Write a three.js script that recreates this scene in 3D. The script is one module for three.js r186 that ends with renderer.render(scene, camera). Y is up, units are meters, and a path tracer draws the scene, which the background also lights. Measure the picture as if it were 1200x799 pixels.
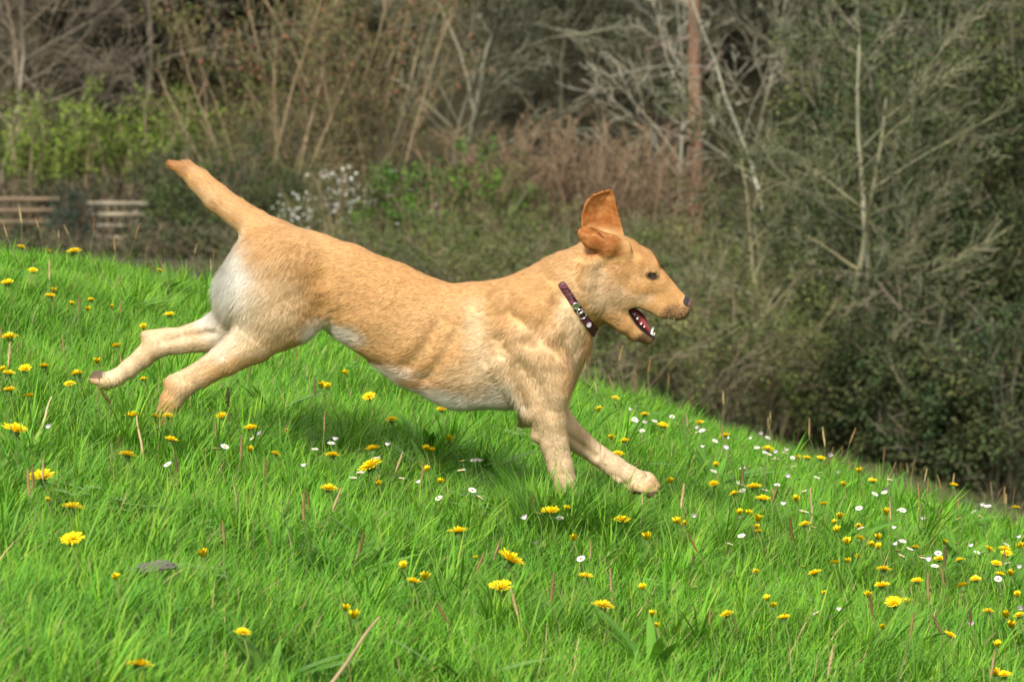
import * as THREE from 'three';
import { createNoise2D, createNoise3D } from 'simplex-noise';

// ---------------------------------------------------------------- camera, sky, sun, exposure
const scene = new THREE.Scene();
const camera = new THREE.PerspectiveCamera(12.62, 1200 / 799, 0.1, 400);
camera.position.set(0, 0.843, 6.445);          // kneeling photographer, 6.5 m from the dog
camera.lookAt(0, 0, 0);
camera.focus = 6.45;
camera.userData.fStop = 9;

function overcastSky() {                        // bright, thinly clouded sky: lighter towards the zenith
  const W = 128, H = 64, d = new Float32Array(W * H * 4);
  const n = createNoise3D(mulberry(5));
  for (let j = 0; j < H; j++) for (let i = 0; i < W; i++) {
    const el = ((j + 0.5) / H - 0.5) * Math.PI, az = (i + 0.5) / W * Math.PI * 2;
    const y = Math.sin(el), x = Math.cos(el) * Math.cos(az), z = Math.cos(el) * Math.sin(az);
    const cloud = 0.5 + 0.28 * n(x * 2.1, y * 3.2, z * 2.1) + 0.14 * n(x * 5, y * 7, z * 5);
    const b = 0.39 + 0.29 * Math.max(0, y);
    const k = (j * W + i) * 4, c = THREE.MathUtils.clamp(cloud, 0, 1);
    d[k] = b * (0.88 + 0.18 * c); d[k + 1] = b * (0.93 + 0.11 * c); d[k + 2] = b * (1.02 - 0.02 * c); d[k + 3] = 1;
  }
  const t = new THREE.DataTexture(d, W, H, THREE.RGBAFormat, THREE.FloatType);
  t.mapping = THREE.EquirectangularReflectionMapping; t.magFilter = THREE.LinearFilter; t.minFilter = THREE.LinearFilter;
  t.wrapS = THREE.RepeatWrapping; t.needsUpdate = true;
  return t;
}
function mulberry(a) { return () => { a |= 0; a = a + 0x6D2B79F5 | 0; let t = Math.imul(a ^ a >>> 15, 1 | a); t = t + Math.imul(t ^ t >>> 7, 61 | t) ^ t; return ((t ^ t >>> 14) >>> 0) / 4294967296; }; }
const sky = overcastSky();
scene.background = sky; scene.environment = sky;
scene.backgroundIntensity = 1; scene.environmentIntensity = 1;

const sun = new THREE.DirectionalLight(new THREE.Color().setRGB(1, 0.955, 0.89), 3.1);   // sun behind thin cloud, high above the photographer's left
sun.position.set(-3, 7.8, 8.4); sun.target.position.set(0, 0, 0);
sun.castShadow = true; sun.shadow.radius = 20; sun.shadow.mapSize.set(2048, 2048);
Object.assign(sun.shadow.camera, { left: -25, right: 25, top: 25, bottom: -25, near: 0.1, far: 90 });
scene.add(sun, sun.target);

const renderer = new THREE.WebGLRenderer({ antialias: true });
renderer.setSize(1024, 681);
renderer.toneMapping = THREE.LinearToneMapping;
renderer.toneMappingExposure = 1.82;
renderer.shadowMap.enabled = true;

// ---------------------------------------------------------------- helpers
const { lerp, clamp, smoothstep } = THREE.MathUtils;
const V = (x, y, z) => new THREE.Vector3(x, y, z);
const noise2 = createNoise2D(mulberry(11)), noise3 = createNoise3D(mulberry(12));
const taken = {};
function numbered(name) { const n = taken[name] = (taken[name] ?? -1) + 1; return n ? `${name}_${String(n).padStart(3, '0')}` : name; }
function tag(o, label, category, group, kind) {
  if (label) o.userData.label = label;
  if (category) o.userData.category = category;
  if (group) o.userData.group = group;
  if (kind) o.userData.kind = kind;
  return o;
}
function thing(name, label, category, position, group) {
  const o = new THREE.Group(); o.name = numbered(name); if (position) o.position.copy(position);
  scene.add(o); return tag(o, label, category, group);
}
function copyOf(o) { const c = o.clone(); c.name = numbered(o.name.replace(/_\d{3}$/, '')); scene.add(c); return c; }
const tint = (c, f, rnd) => { const k = 1 + (rnd() - 0.5) * 2 * f, h = (rnd() - 0.5) * f * 0.5; return [c[0] * k * (1 + h), c[1] * k, c[2] * k * (1 - h)]; };

class MB {                                      // gathers triangles with a colour per vertex into one mesh
  constructor() { this.p = []; this.n = []; this.c = []; this.i = []; }
  vert(x, y, z, nx, ny, nz, c) { this.p.push(x, y, z); this.n.push(nx, ny, nz); this.c.push(c[0], c[1], c[2]); return this.p.length / 3 - 1; }
  tube(pts, radii, sides, col, rnd, flatEnd = true) {
    const t = V(), u = V(), w = V(); let last = null;
    for (let k = 0; k < pts.length; k++) {
      const a = pts[Math.max(0, k - 1)], b = pts[Math.min(pts.length - 1, k + 1)];
      t.subVectors(b, a).normalize();
      if (k === 0) { u.set(Math.abs(t.y) < 0.9 ? 0 : 1, Math.abs(t.y) < 0.9 ? 1 : 0, 0).cross(t).normalize(); } else { u.addScaledVector(t, -u.dot(t)).normalize(); }
      w.crossVectors(t, u);
      const ring = [], r = radii[k], c = typeof col === 'function' ? col(pts[k], k) : col;
      for (let s = 0; s < sides; s++) {
        const a2 = s / sides * Math.PI * 2, ca = Math.cos(a2), sa = Math.sin(a2);
        const nx = u.x * ca + w.x * sa, ny = u.y * ca + w.y * sa, nz = u.z * ca + w.z * sa;
        ring.push(this.vert(pts[k].x + nx * r, pts[k].y + ny * r, pts[k].z + nz * r, nx, ny, nz, c));
      }
      if (last) for (let s = 0; s < sides; s++) { const s2 = (s + 1) % sides; this.i.push(last[s], last[s2], ring[s], last[s2], ring[s2], ring[s]); }
      last = ring;
    }
    return this;
  }
  leaf(p, d, nrm, len, wid, c) {                // a folded leaf: four points, two faces
    const s = V().crossVectors(d, nrm).normalize(), k = p.clone().addScaledVector(d, len * 0.45);
    const a = this.vert(p.x, p.y, p.z, nrm.x, nrm.y, nrm.z, c), e = p.clone().addScaledVector(d, len).addScaledVector(nrm, -len * 0.12);
    const n1 = nrm.clone().addScaledVector(s, 0.4).normalize(), n2 = nrm.clone().addScaledVector(s, -0.4).normalize();
    const l = k.clone().addScaledVector(s, wid / 2), r = k.clone().addScaledVector(s, -wid / 2);
    const b = this.vert(l.x, l.y, l.z, n1.x, n1.y, n1.z, c), f = this.vert(r.x, r.y, r.z, n2.x, n2.y, n2.z, c), t = this.vert(e.x, e.y, e.z, nrm.x, nrm.y, nrm.z, c);
    this.i.push(a, b, t, a, t, f);
  }
  geometry() {
    const { p, n, i } = this;                   // faces turn the way their normals point
    for (let k = 0; k < i.length; k += 3) {
      const A = i[k] * 3, B = i[k + 1] * 3, C = i[k + 2] * 3, ux = p[B] - p[A], uy = p[B + 1] - p[A + 1], uz = p[B + 2] - p[A + 2], vx = p[C] - p[A], vy = p[C + 1] - p[A + 1], vz = p[C + 2] - p[A + 2];
      if ((uy * vz - uz * vy) * (n[A] + n[B] + n[C]) + (uz * vx - ux * vz) * (n[A + 1] + n[B + 1] + n[C + 1]) + (ux * vy - uy * vx) * (n[A + 2] + n[B + 2] + n[C + 2]) < 0) { const t = i[k + 1]; i[k + 1] = i[k + 2]; i[k + 2] = t; }
    }
    const g = new THREE.BufferGeometry();
    g.setAttribute('position', new THREE.Float32BufferAttribute(this.p, 3));
    g.setAttribute('normal', new THREE.Float32BufferAttribute(this.n, 3));
    g.setAttribute('color', new THREE.Float32BufferAttribute(this.c, 3));
    g.setIndex(this.i); return g;
  }
  build(name, material, parent) {
    const m = new THREE.Mesh(this.geometry(), material); m.name = name; m.castShadow = m.receiveShadow = true;
    if (parent) parent.add(m); return m;
  }
}
function mesh(name, g, material, parent) { const m = new THREE.Mesh(g, material); m.name = name; m.castShadow = m.receiveShadow = true; if (parent) parent.add(m); return m; }
const DS = THREE.DoubleSide;
const M = {
  fur: new THREE.MeshPhysicalMaterial({ vertexColors: true, roughness: 0.55, specularIntensity: 0.5, side: DS }),
  skin: new THREE.MeshPhysicalMaterial({ vertexColors: true, roughness: 0.7, specularIntensity: 0.4 }),
  blade: new THREE.MeshPhysicalMaterial({ vertexColors: true, roughness: 0.62, specularIntensity: 0.5, transmission: 0.45, thickness: 0, side: DS }),
  leaf: new THREE.MeshPhysicalMaterial({ color: new THREE.Color().setRGB(0.8, 0.84, 0.74), vertexColors: true, roughness: 0.7, specularIntensity: 0.4, side: DS }),
  bark: new THREE.MeshStandardMaterial({ color: new THREE.Color().setRGB(0.98, 0.98, 0.93), vertexColors: true, roughness: 0.95 }),
  petal: new THREE.MeshPhysicalMaterial({ vertexColors: true, roughness: 0.8, specularIntensity: 0.2, side: DS }),
  soil: new THREE.MeshStandardMaterial({ vertexColors: true, roughness: 1 }),
};

// ---------------------------------------------------------------- lie of the land
function ground(x, z) {
  const t = Math.max(0, -z);
  let y = -0.371;
  const fall = t < 5 ? 0.02 * t * t : t < 11 ? 0.5 + 0.2 * (t - 5) : t < 48 ? 1.7 + 0.066 * (t - 11) : 1.7 + 0.066 * 37 - 0.5 * (t - 48) - 0.006 * (t - 48) ** 2;
  y -= fall;
  const near = lerp(0.198, 0.275, smoothstep(t, 0, 3.5));
  if (x >= 0) y -= x * lerp(near, 0.03, smoothstep(t, 22, 46)) + 0.075 * Math.min(2, Math.max(0, x - 0.3)) ** 1.6 * smoothstep(t, 0, 3) * (1 - smoothstep(t, 16, 40));
  else { const f = x < -1.2 ? -1.2 + (x + 1.2) * lerp(0.85, 0.35, smoothstep(t, 1, 3.5)) : x; y -= f * lerp(near, 0.0, smoothstep(t, 5, 14)); }
  y += 0.018 * noise2(x * 0.9, z * 0.9) + 0.008 * noise2(x * 3.1 + 7, z * 3.1) + 0.12 * smoothstep(t, 8, 20) * noise2(x * 0.25, z * 0.25);
  return y;
}
{
  // one sheet, fine where the meadow is seen, coarse out to the wooded hillside
  const xs = [], zs = [];
  for (let x = -60; x < -6; x += 1.5) xs.push(x); for (let x = -6; x < 6; x += 0.1) xs.push(x); for (let x = 6; x <= 60; x += 1.5) xs.push(x);
  for (let z = 14; z > 5; z -= 0.5) zs.push(z); for (let z = 5; z > -7; z -= 0.1) zs.push(z); for (let z = -7; z >= -85; z -= 0.8) zs.push(z);
  const b = new MB(), e = 0.02, nv = V();
  for (const z of zs) for (const x of xs) {
    const y = ground(x, z); nv.set(ground(x - e, z) - ground(x + e, z), 2 * e, ground(x, z - e) - ground(x, z + e)).normalize();
    const k = 0.5 + 0.5 * noise2(x * 2.3, z * 2.3), q = 0.5 + 0.5 * noise2(x * 11, z * 11), far = smoothstep(-z + 1.2 * noise2(x * 0.7, z * 0.7), 6, 11), wood = smoothstep(-z + 2 * noise2(x * 0.4, z * 0.4), x < -2.5 ? 24 : 34, x < -2.5 ? 33 : 44);
    const mead = [0.045 + 0.03 * k * q, 0.085 + 0.05 * k, 0.016], rough = [0.05 + 0.04 * k, 0.058 + 0.04 * q, 0.02], litter = [0.024 + 0.03 * q, 0.022 + 0.022 * q, 0.012];
    const c = mead.map((m, i) => lerp(lerp(m, rough[i], far), litter[i], wood));
    b.vert(x, y, z, nv.x, nv.y, nv.z, c);
  }
  const w = xs.length;
  for (let j = 0; j < zs.length - 1; j++) for (let i = 0; i < w - 1; i++) { const a = j * w + i; b.i.push(a, a + 1, a + w, a + 1, a + w + 1, a + w); }
  const g = b.build('terrain', M.soil, scene);
  tag(g, 'sloping meadow ground falling away to a wooded valley', 'ground', null, 'structure');
}
// ---------------------------------------------------------------- the dog
// drawn in its own units (1 unit = 1.8 mm): u runs from tail to nose, v downwards, w out of its right flank
{
  const S = 0.0018, rnd = mulberry(77);
  const toW = (u, v, w) => V((u - 600) * S, (400 - v) * S * 1.008, w * S);
  const dog = thing('dog', 'golden tan labrador bounding down the slope with mouth open and ear folded back', 'dog', V(0, 0, 0));
  const prims = [];
  // chain: [u, v, w, r] stations; zs squeezes the section sideways, k blends into what is already there
  const chain = (st, k, o = {}) => {
    const g = o.sub ? 0 : k * 0.13 * (o.fill ?? 1), c = { k, sub: o.sub, segs: [], lo: [1e9, 1e9, 1e9], hi: [-1e9, -1e9, -1e9] };
    for (let i = 0; i < st.length - 1; i++) { const p = prim([...st[i].slice(0, 3), st[i][3] + g], [...st[i + 1].slice(0, 3), st[i + 1][3] + g], k, o); c.segs.push(p); for (let q = 0; q < 3; q++) { c.lo[q] = Math.min(c.lo[q], p.lo[q]); c.hi[q] = Math.max(c.hi[q], p.hi[q]); } }
    prims.push(c);
  };
  function prim(a, b, k, o) {
    const zs = o.zs ?? 1, R = Math.max(a[3], b[3]), pad = k + 6;
    const p = { ax: a[0], ay: a[1], az: a[2], ra: a[3], rb: b[3], dx: b[0] - a[0], dy: b[1] - a[1], dz: b[2] - a[2], zs, k,
      lo: [Math.min(a[0], b[0]) - R - pad, Math.min(a[1], b[1]) - R - pad, Math.min(a[2], b[2]) - R * Math.max(1, zs) - pad], hi: [Math.max(a[0], b[0]) + R + pad, Math.max(a[1], b[1]) + R + pad, Math.max(a[2], b[2]) + R * Math.max(1, zs) + pad] };
    p.dzs = p.dz / zs; p.l2 = p.dx * p.dx + p.dy * p.dy + p.dzs * p.dzs || 1e-6;
    const f = o.flow ?? [p.dx, p.dy, p.dz], fl = Math.hypot(...f) || 1; p.flow = f.map(c => c / fl); p.len = o.len ?? 9; p.sub = o.sub; return p;
  }
  const back = [-1, 0.22, 0];
  // trunk, from breast to rump
  chain([[634, 396, 0, 49], [592, 406, 0, 70], [545, 407, 0, 70.5], [500, 393, 0, 63], [450, 364, 0, 56], [402, 338, 0, 50], [360, 323, 0, 48.5], [325, 315, 0, 46]], 16, { zs: 0.74, flow: back, len: 7 });
  // neck, from skull to shoulders
  chain([[702, 327, 0, 42], [668, 346, 0, 45], [630, 374, 0, 54]], 18, { zs: 0.84, flow: [-0.8, 0.6, 0], len: 8 });
  chain([[662, 321, 0, 19], [604, 354, 0, 20], [556, 354, 0, 16]], 16, { flow: back, len: 7.5 });      // crest of the neck and withers
  // breast
  chain([[664, 402, 0, 26], [640, 440, 0, 34]], 16, { zs: 0.9, flow: [-0.5, 0.86, 0], len: 11 });
  for (const s of [1, -1]) {
    // rump and thigh
    chain([[s > 0 ? 326 : 316, 312, 24 * s, 37], [s > 0 ? 314 : 296, 344, 28 * s, s > 0 ? 39 : 38]], 26, { flow: [-0.6, 0.8, 0], len: 10, zs: 0.9 });
    chain([[320, 322, 28 * s, 38], [s > 0 ? 324 : 308, 366, 33 * s, 35]], 30, { flow: [-0.45, 0.88, 0], len: 7, zs: 0.66 });
    // shoulder blade and upper arm
    chain([[594, 362, 36 * s, 17], [622, 400, 44 * s, 31], [640, 436, 42 * s, 27]], 24, { zs: 0.55, flow: [-0.55, 0.83, 0], len: 9 });
  }
  // near hind leg
  chain([[324, 366, 33, 35], [300, 394, 37, 25.5], [268, 416, 40, 17], [238, 434, 40, 13], [214, 448, 40, 12]], 12, { zs: 0.8, len: 5.5 });
  chain([[212, 450, 40, 12], [204, 464, 40, 12], [195, 486, 40, 10.3], [186, 508, 41, 10.5], [172, 520, 42, 11]], 10, { len: 4 });
  chain([[228, 432, 40, 6], [201.5, 442, 40, 4.5]], 6, { len: 4 });
  for (let i = 0; i < 4; i++) chain([[172, 520, 34 + i * 5.3, 7], [158, 526, 33 + i * 6, 6.5]], 4, { len: 4 });
  // far hind leg
  chain([[306, 366, -36, 34], [272, 387, -39, 27], [240, 398, -41, 18.5], [205, 405, -41, 13.6], [178, 410, -41, 12]], 12, { zs: 0.8, len: 5.5 });
  chain([[176, 412, -41, 11.5], [163, 424, -41, 11], [146, 438, -41, 9.6], [130, 449, -41, 8.8], [118, 453, -41, 9.5]], 10, { len: 4 });
  chain([[192, 397, -41, 6], [166, 398, -41, 4.5]], 6, { len: 4 });
  for (let i = 0; i < 4; i++) chain([[120, 452, -50 + i * 5.3, 6.5], [106, 448 + (i % 2) * 2, -51 + i * 6, 5.6]], 3.5, { len: 4 });
  // near foreleg
  chain([[630, 418, 38, 31], [640, 458, 41, 25], [645, 488, 41, 17.5], [649, 514, 40, 15], [656, 540, 39, 13.3], [662, 562, 38, 12], [668, 582, 36, 11]], 12, { zs: 0.82, len: 4.5 });
  chain([[638, 478, 42, 15], [630, 503, 42, 7.5]], 8, { zs: 0.9, len: 5 });
  chain([[668, 584, 36, 13], [686, 596, 36, 12]], 7, { len: 5 });
  for (let i = 0; i < 4; i++) chain([[684, 595, 28 + i * 5.3, 7], [696, 601, 27 + i * 6, 6.5]], 4, { len: 4 });
  // far foreleg
  chain([[628, 420, -38, 31], [638, 462, -41, 26], [645, 488, -41, 20], [661, 509, -40, 16], [682, 526, -40, 12.5], [702, 541, -40, 11], [722, 555, -40, 11.4], [738, 565, -40, 10.5], [750, 571, -40, 11]], 10, { zs: 0.9, len: 4.5 });
  chain([[638, 478, -42, 18], [620, 494, -40, 12]], 10, { zs: 0.9, len: 6 });
  for (const [w, v, u] of [[-31, 5, -5], [-36.5, 1, 0], [-43, -3, 3], [-49, -5, 0]]) chain([[750 + u * 0.5, 572 + v, w, 6.8], [762 + u, 575 + v, w, 6.6], [769 + u, 581 + v, w, 4.6]], 1.6, { len: 3.2 });
  chain([[738, 577, -37, 4.5], [746, 582, -37, 5.5]], 3, { len: 3 });
  chain([[722, 566, -34, 3.5], [727, 571, -34, 3.2]], 2.5, { len: 3 });
  // hollows between bone and tendon
  chain([[288, 396, 63, 3.5], [250, 418, 58, 4], [220, 438, 55, 2.5]], 7, { sub: true });
  chain([[252, 392, -24, 3.5], [212, 399, -27, 3.5], [188, 404, -28, 2.5]], 6, { sub: true });
  chain([[636, 488, 61, 3], [646, 520, 56, 3.5], [655, 548, 52, 2.5]], 7, { sub: true });
  chain([[668, 517, -25, 2.5], [700, 541, -28, 3]], 5, { sub: true });
  // tail
  chain([[324, 284, 0, 23], [303, 268, 0, 18], [280, 251, 0, 15], [256, 233, 1, 14], [237, 214, 2, 12], [222, 201, 3, 8.6], [207, 196, 4, 4.6]], 10, { len: 8 });
  // head: skull, brow, cheeks, muzzle, jaw
  chain([[748, 311, 0, 20], [722, 316, 0, 38], [700, 318, 0, 34]], 10, { zs: 0.92, len: 5 });
  for (const s of [1, -1]) {
    chain([[729, 347, 17 * s, 19], [708, 342, 18 * s, 27]], 12, { zs: 0.8, len: 8, flow: [-0.8, 0.5, 0] });
    chain([[763, 311, 13 * s, 6], [748, 306, 20 * s, 7.5]], 10, { len: 4 });                    // brow ridge
    chain([[771, 331, 11 * s, 9], [750, 334, 19 * s, 12]], 15, { len: 4 });                   // cheek bone under the eye
    chain([[796, 366, 7 * s, 7.5], [776, 362, 12 * s, 9.5], [752, 349, 17 * s, 12]], 5, { len: 3.5, zs: 0.8 });     // upper lip
  }
  chain([[796, 358, 0, 12], [776, 345, 0, 17], [756, 333, 0, 23]], 8, { zs: 1.0, len: 3.5 });
  for (const s of [1, -1]) chain([[760, 396, 5 * s, 5.4], [746, 389.5, 9 * s, 8], [732, 377, 15 * s, 10.5], [716, 360, 19 * s, 15]], 4.5, { len: 4, flow: [-0.85, -0.5, 0] });
  chain([[758, 396.5, 0, 5.4], [744, 392, 0, 6], [726, 378, 0, 9]], 5, { len: 5, flow: [-0.85, -0.5, 0] });
  chain([[716, 364, 0, 14], [696, 362, 0, 18]], 10, { len: 8, flow: [-0.9, 0.3, 0] });       // throat
  for (const s of [1, -1]) {
    chain([[694, 302, 36 * s, 5], [690, 326, 37 * s, 5.5], [694, 352, 32 * s, 5]], 13, { len: 9, flow: [-0.5, 0.8, 0] });   // fold of skin behind the cheek
    chain([[706, 362, 26 * s, 5], [722, 372, 20 * s, 5]], 4, { len: 8, flow: [-0.9, 0.4, 0] });                               // loose throat skin
    chain([[602, 424, 50 * s, 14], [622, 470, 48 * s, 11]], 16, { len: 7, zs: 0.6, flow: [-0.2, 0.95, 0] });                    // back edge of the upper arm
    chain([[352, 304, 24 * s, 13], [364, 345, 28 * s, 13], [356, 374, 27 * s, 11]], 26, { len: 8, zs: 0.6, flow: [-0.4, 0.9, 0] });   // front of the thigh
  }
  // near ear: a flap blown back and rolled into a cone, with the fold of its base beneath
  chain([[729, 287, 30, 7.5], [712, 284, 37, 12], [693, 277, 41, 11.5], [685, 271, 42, 9.5]], 4, { len: 3, zs: 0.75 });
  chain([[730, 295, 30, 7], [708, 295, 34, 7]], 9, { len: 3, zs: 0.7 });
  chain([[684, 263, 44, 5.6], [694, 270, 45, 4.4], [706, 277, 45, 1]], 2, { sub: true });
  // far ear: standing flap, hollow side to the viewer
  const flap = [[680, 272], [681, 252], [686, 240], [694, 231], [706, 226.5], [717, 223.5], [721, 231], [725, 248], [729, 264], [734, 282], [722, 292], [700, 290]];
  function flapDist(u, v, w) {
    if (u < 668 || u > 748 || v < 212 || v > 304) return 99;
    let d = 1e9, inside = false;
    for (let i = 0, j = flap.length - 1; i < flap.length; j = i++) {
      const [ax, ay] = flap[j], [bx, by] = flap[i], ex = bx - ax, ey = by - ay, t = clamp(((u - ax) * ex + (v - ay) * ey) / (ex * ex + ey * ey), 0, 1);
      d = Math.min(d, Math.hypot(u - ax - ex * t, v - ay - ey * t));
      if ((ay > v) !== (by > v) && u < (bx - ax) * (v - ay) / (by - ay) + ax) inside = !inside;
    }
    const e = inside ? -d : d, mid = -26 - 9 * Math.min(1, Math.max(0, -e) / 18) + (282 - v) * 0.10, thick = 2.1 + 1.3 * Math.exp(-((e + 2) ** 2) / 8);
    return Math.max(e + 1.2, Math.abs(w - mid) - thick) * 0.8;
  }
  const SOCK = [762, 321, 25]; let socketOn = false;
  // the opened mouth, seen from the side
  const gape = [[737.5, 359], [747, 358.6], [757, 363.5], [768, 369.8], [776, 374], [800, 384], [768, 393], [760, 388.5], [753, 382.5], [747, 375.5], [742, 367.5]];
  function gapeDist(u, v) {
    let d = 1e9, inside = false;
    for (let i = 0, j = gape.length - 1; i < gape.length; j = i++) {
      const [ax, ay] = gape[j], [bx, by] = gape[i], ex = bx - ax, ey = by - ay, t = clamp(((u - ax) * ex + (v - ay) * ey) / (ex * ex + ey * ey), 0, 1);
      d = Math.min(d, Math.hypot(u - ax - ex * t, v - ay - ey * t));
      if ((ay > v) !== (by > v) && u < (bx - ax) * (v - ay) / (by - ay) + ax) inside = !inside;
    }
    return inside ? -d : d;
  }
  const flowOut = [0, 0, 0];
  function field(u, v, w, want) {
    let d = 60, fw = 0, fx = 0, fy = 0, fz = 0, fl = 0;
    for (const c of prims) {
      if (u < c.lo[0] || u > c.hi[0] || v < c.lo[1] || v > c.hi[1] || w < c.lo[2] || w > c.hi[2]) continue;
      let g = 90;
      for (const p of c.segs) {
        const x = u - p.ax, y = v - p.ay, z = (w - p.az) / p.zs, t = clamp((x * p.dx + y * p.dy + z * p.dzs) / p.l2, 0, 1);
        const qx = x - p.dx * t, qy = y - p.dy * t, qz = z - p.dzs * t, l = Math.sqrt(qx * qx + qy * qy + qz * qz);
        let e = l - (p.ra + (p.rb - p.ra) * t);
        if (p.zs !== 1 && l > 1e-6) e *= l / Math.sqrt(qx * qx + qy * qy + qz * qz / (p.zs * p.zs));   // keeps the gradient near one
        if (want && !c.sub) { const q = Math.exp(-Math.max(-3, e) / 5); fw += q; fx += p.flow[0] * q; fy += p.flow[1] * q; fz += p.flow[2] * q; fl += p.len * q; }
        const h = Math.max(3 - Math.abs(g - e), 0) / 3; g = Math.min(g, e) - h * h * 0.75;               // joints within a limb stay lean
      }
      if (c.sub) { const h = Math.max(c.k - Math.abs(-g - d), 0) / c.k; d = Math.max(d, -g) + h * h * c.k * 0.25; continue; }
      const h = Math.max(c.k - Math.abs(d - g), 0) / c.k; d = Math.min(d, g) - h * h * c.k * 0.25;
    }
    if (u > 660 && v < 310) { const e = flapDist(u, v, w), k = 6, h = Math.max(k - Math.abs(d - e), 0) / k; d = Math.min(d, e) - h * h * k * 0.25; if (want && e < 1.5) { flowOut[3] = 1; } }
    if (u > 732 && u < 806 && v > 352 && v < 400) { const q = gapeDist(u, v), k = 2, h = Math.max(k - Math.abs(-q - d), 0) / k; d = Math.max(d, -q) + h * h * k * 0.25; }
    if (socketOn && u > 750 && u < 775 && v > 308 && v < 334) { const q = Math.hypot(u - SOCK[0] + 0.4 * (v - 321), (v - SOCK[1]) * 1.9, Math.abs(w) - SOCK[2]) - 4.2, k = 1.5, h = Math.max(k - Math.abs(-q - d), 0) / k; d = Math.max(d, -q) + h * h * k * 0.25; }
    if (want) { flowOut[0] = fx; flowOut[1] = fy; flowOut[2] = fz; flowOut[4] = fw ? fl / fw : 8; }
    return d;
  }
  // low muscle and loose-skin relief
  const relief = (u, v, w) => 1.5 * noise3(u * 0.022, v * 0.03, w * 0.03) + 0.5 * noise3(u * 0.07, v * 0.09, w * 0.08);
  const full = (u, v, w) => field(u, v, w) + relief(u, v, w) * (u > 690 && v < 410 ? 0.3 : 0.2 + 0.45 * (1 - smoothstep(v, 410, 450)) * smoothstep(u, 300, 350));

  // coat: where the golden tan turns cream, white or rust
  const TAN = [0.62, 0.375, 0.165], GOLD = [0.54, 0.285, 0.098], CREAM = [0.74, 0.56, 0.35], WHITE = [0.84, 0.785, 0.69], RUST = [0.31, 0.10, 0.02], DARK = [0.016, 0.011, 0.010], BROWN = [0.20, 0.095, 0.04];
  const mix3 = (a, b, t) => [a[0] + (b[0] - a[0]) * t, a[1] + (b[1] - a[1]) * t, a[2] + (b[2] - a[2]) * t];
  const patches = [
    // u, v, ru, rv, colour, strength
    [470, 318, 160, 44, GOLD, 0.6], [440, 345, 90, 40, GOLD, 0.3], [372, 338, 26, 44, GOLD, 0.75], [640, 335, 44, 40, GOLD, 0.35], [600, 345, 44, 30, GOLD, 0.35],
    [322, 345, 50, 50, CREAM, 0.5], [262, 340, 54, 80, WHITE, 1.0], [260, 342, 40, 68, WHITE, 1.0], [252, 368, 34, 46, WHITE, 0.9], [285, 385, 34, 30, CREAM, 0.55],
    [396, 394, 40, 20, WHITE, 0.85], [374, 386, 26, 22, WHITE, 0.6], [525, 474, 100, 28, WHITE, 1.0], [450, 436, 55, 14, WHITE, 0.55], [560, 440, 50, 26, CREAM, 0.55],
    [561, 392, 22, 54, CREAM, 0.5], [574, 432, 30, 50, CREAM, 0.5], [590, 462, 24, 26, WHITE, 0.6], [668, 362, 20, 46, CREAM, 0.6], [676, 400, 14, 40, CREAM, 0.6], [640, 490, 48, 66, CREAM, 0.55],
    [655, 540, 46, 60, CREAM, 0.6], [715, 552, 80, 50, CREAM, 0.9], [200, 405, 66, 32, CREAM, 0.9], [140, 440, 52, 32, CREAM, 0.9], [225, 455, 40, 46, CREAM, 0.5], [622, 425, 56, 60, CREAM, 0.4], [300, 375, 60, 50, CREAM, 0.5], [198, 462, 16, 34, GOLD, 0.55],
    [750, 325, 70, 60, GOLD, 0.5], [700, 330, 20, 36, CREAM, 0.5], [722, 345, 24, 22, CREAM, 0.45], [752, 348, 16, 10, CREAM, 0.5], [745, 300, 22, 20, GOLD, 0.55], [790, 350, 22, 16, GOLD, 0.6], [738, 385, 18, 14, GOLD, 0.6], [212, 197, 22, 16, RUST, 0.6], [240, 236, 20, 16, CREAM, 0.3],
  ];
  function coat(u, v, w, n) {
    const a = noise3(u * 0.03, v * 0.045, w * 0.03), b = noise3(u * 0.11, v * 0.2, w * 0.11);
    let c = mix3(TAN, GOLD, clamp(0.25 + 0.2 * a, 0, 1));
    for (const [pu, pv, ru, rv, col, s] of patches) {
      const q = Math.hypot((u - pu) / ru, (v - pv) / rv) + 0.10 * a + 0.09 * b;
      if (q < 1.15) c = mix3(c, col, s * (1 - smoothstep(q, 0.3, 1.15)));
    }
    if (Math.abs(w) < 20 && v > 430 && u > 420 && u < 600) c = mix3(c, WHITE, 0.75);                       // underline
    const onEar = u < 736 && v < 303 && Math.abs(w) > 14 ? (w > 24 ? smoothstep(735 - u, 0, 14) * (1 - smoothstep(v, 293, 302)) : w < 0 ? 1 - smoothstep(v, 266, 278) : 0) : 0;
    if (u > 674 && onEar > 0) c = mix3(c, mix3(RUST, GOLD, clamp(0.2 + 0.3 * b + 0.1 * a, 0, 1)), onEar);        // both ears are rust coloured
    if (u > 735 && v > 300) {
      const bs = 0.5 + 0.5 * noise3(u * 0.6, v * 0.6, w * 0.6);
      { const q = Math.hypot((u - 794) / 26, (v - 366) / 14), sp = noise3(u * 0.75, v * 0.75, w * 0.75); c = mix3(c, mix3(BROWN, DARK, 0.55), (1 - smoothstep(q, 0.45, 1.05)) * (0.45 + 0.5 * smoothstep(sp, -0.3, 0.35))); }    // dark whiskered muzzle
      c = mix3(c, mix3(BROWN, DARK, 0.6), 0.85 * (1 - smoothstep(Math.hypot((u - 757) / 17, (v - 396) / 9) + 0.5 * (bs - 0.5), 0.4, 1)));
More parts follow.
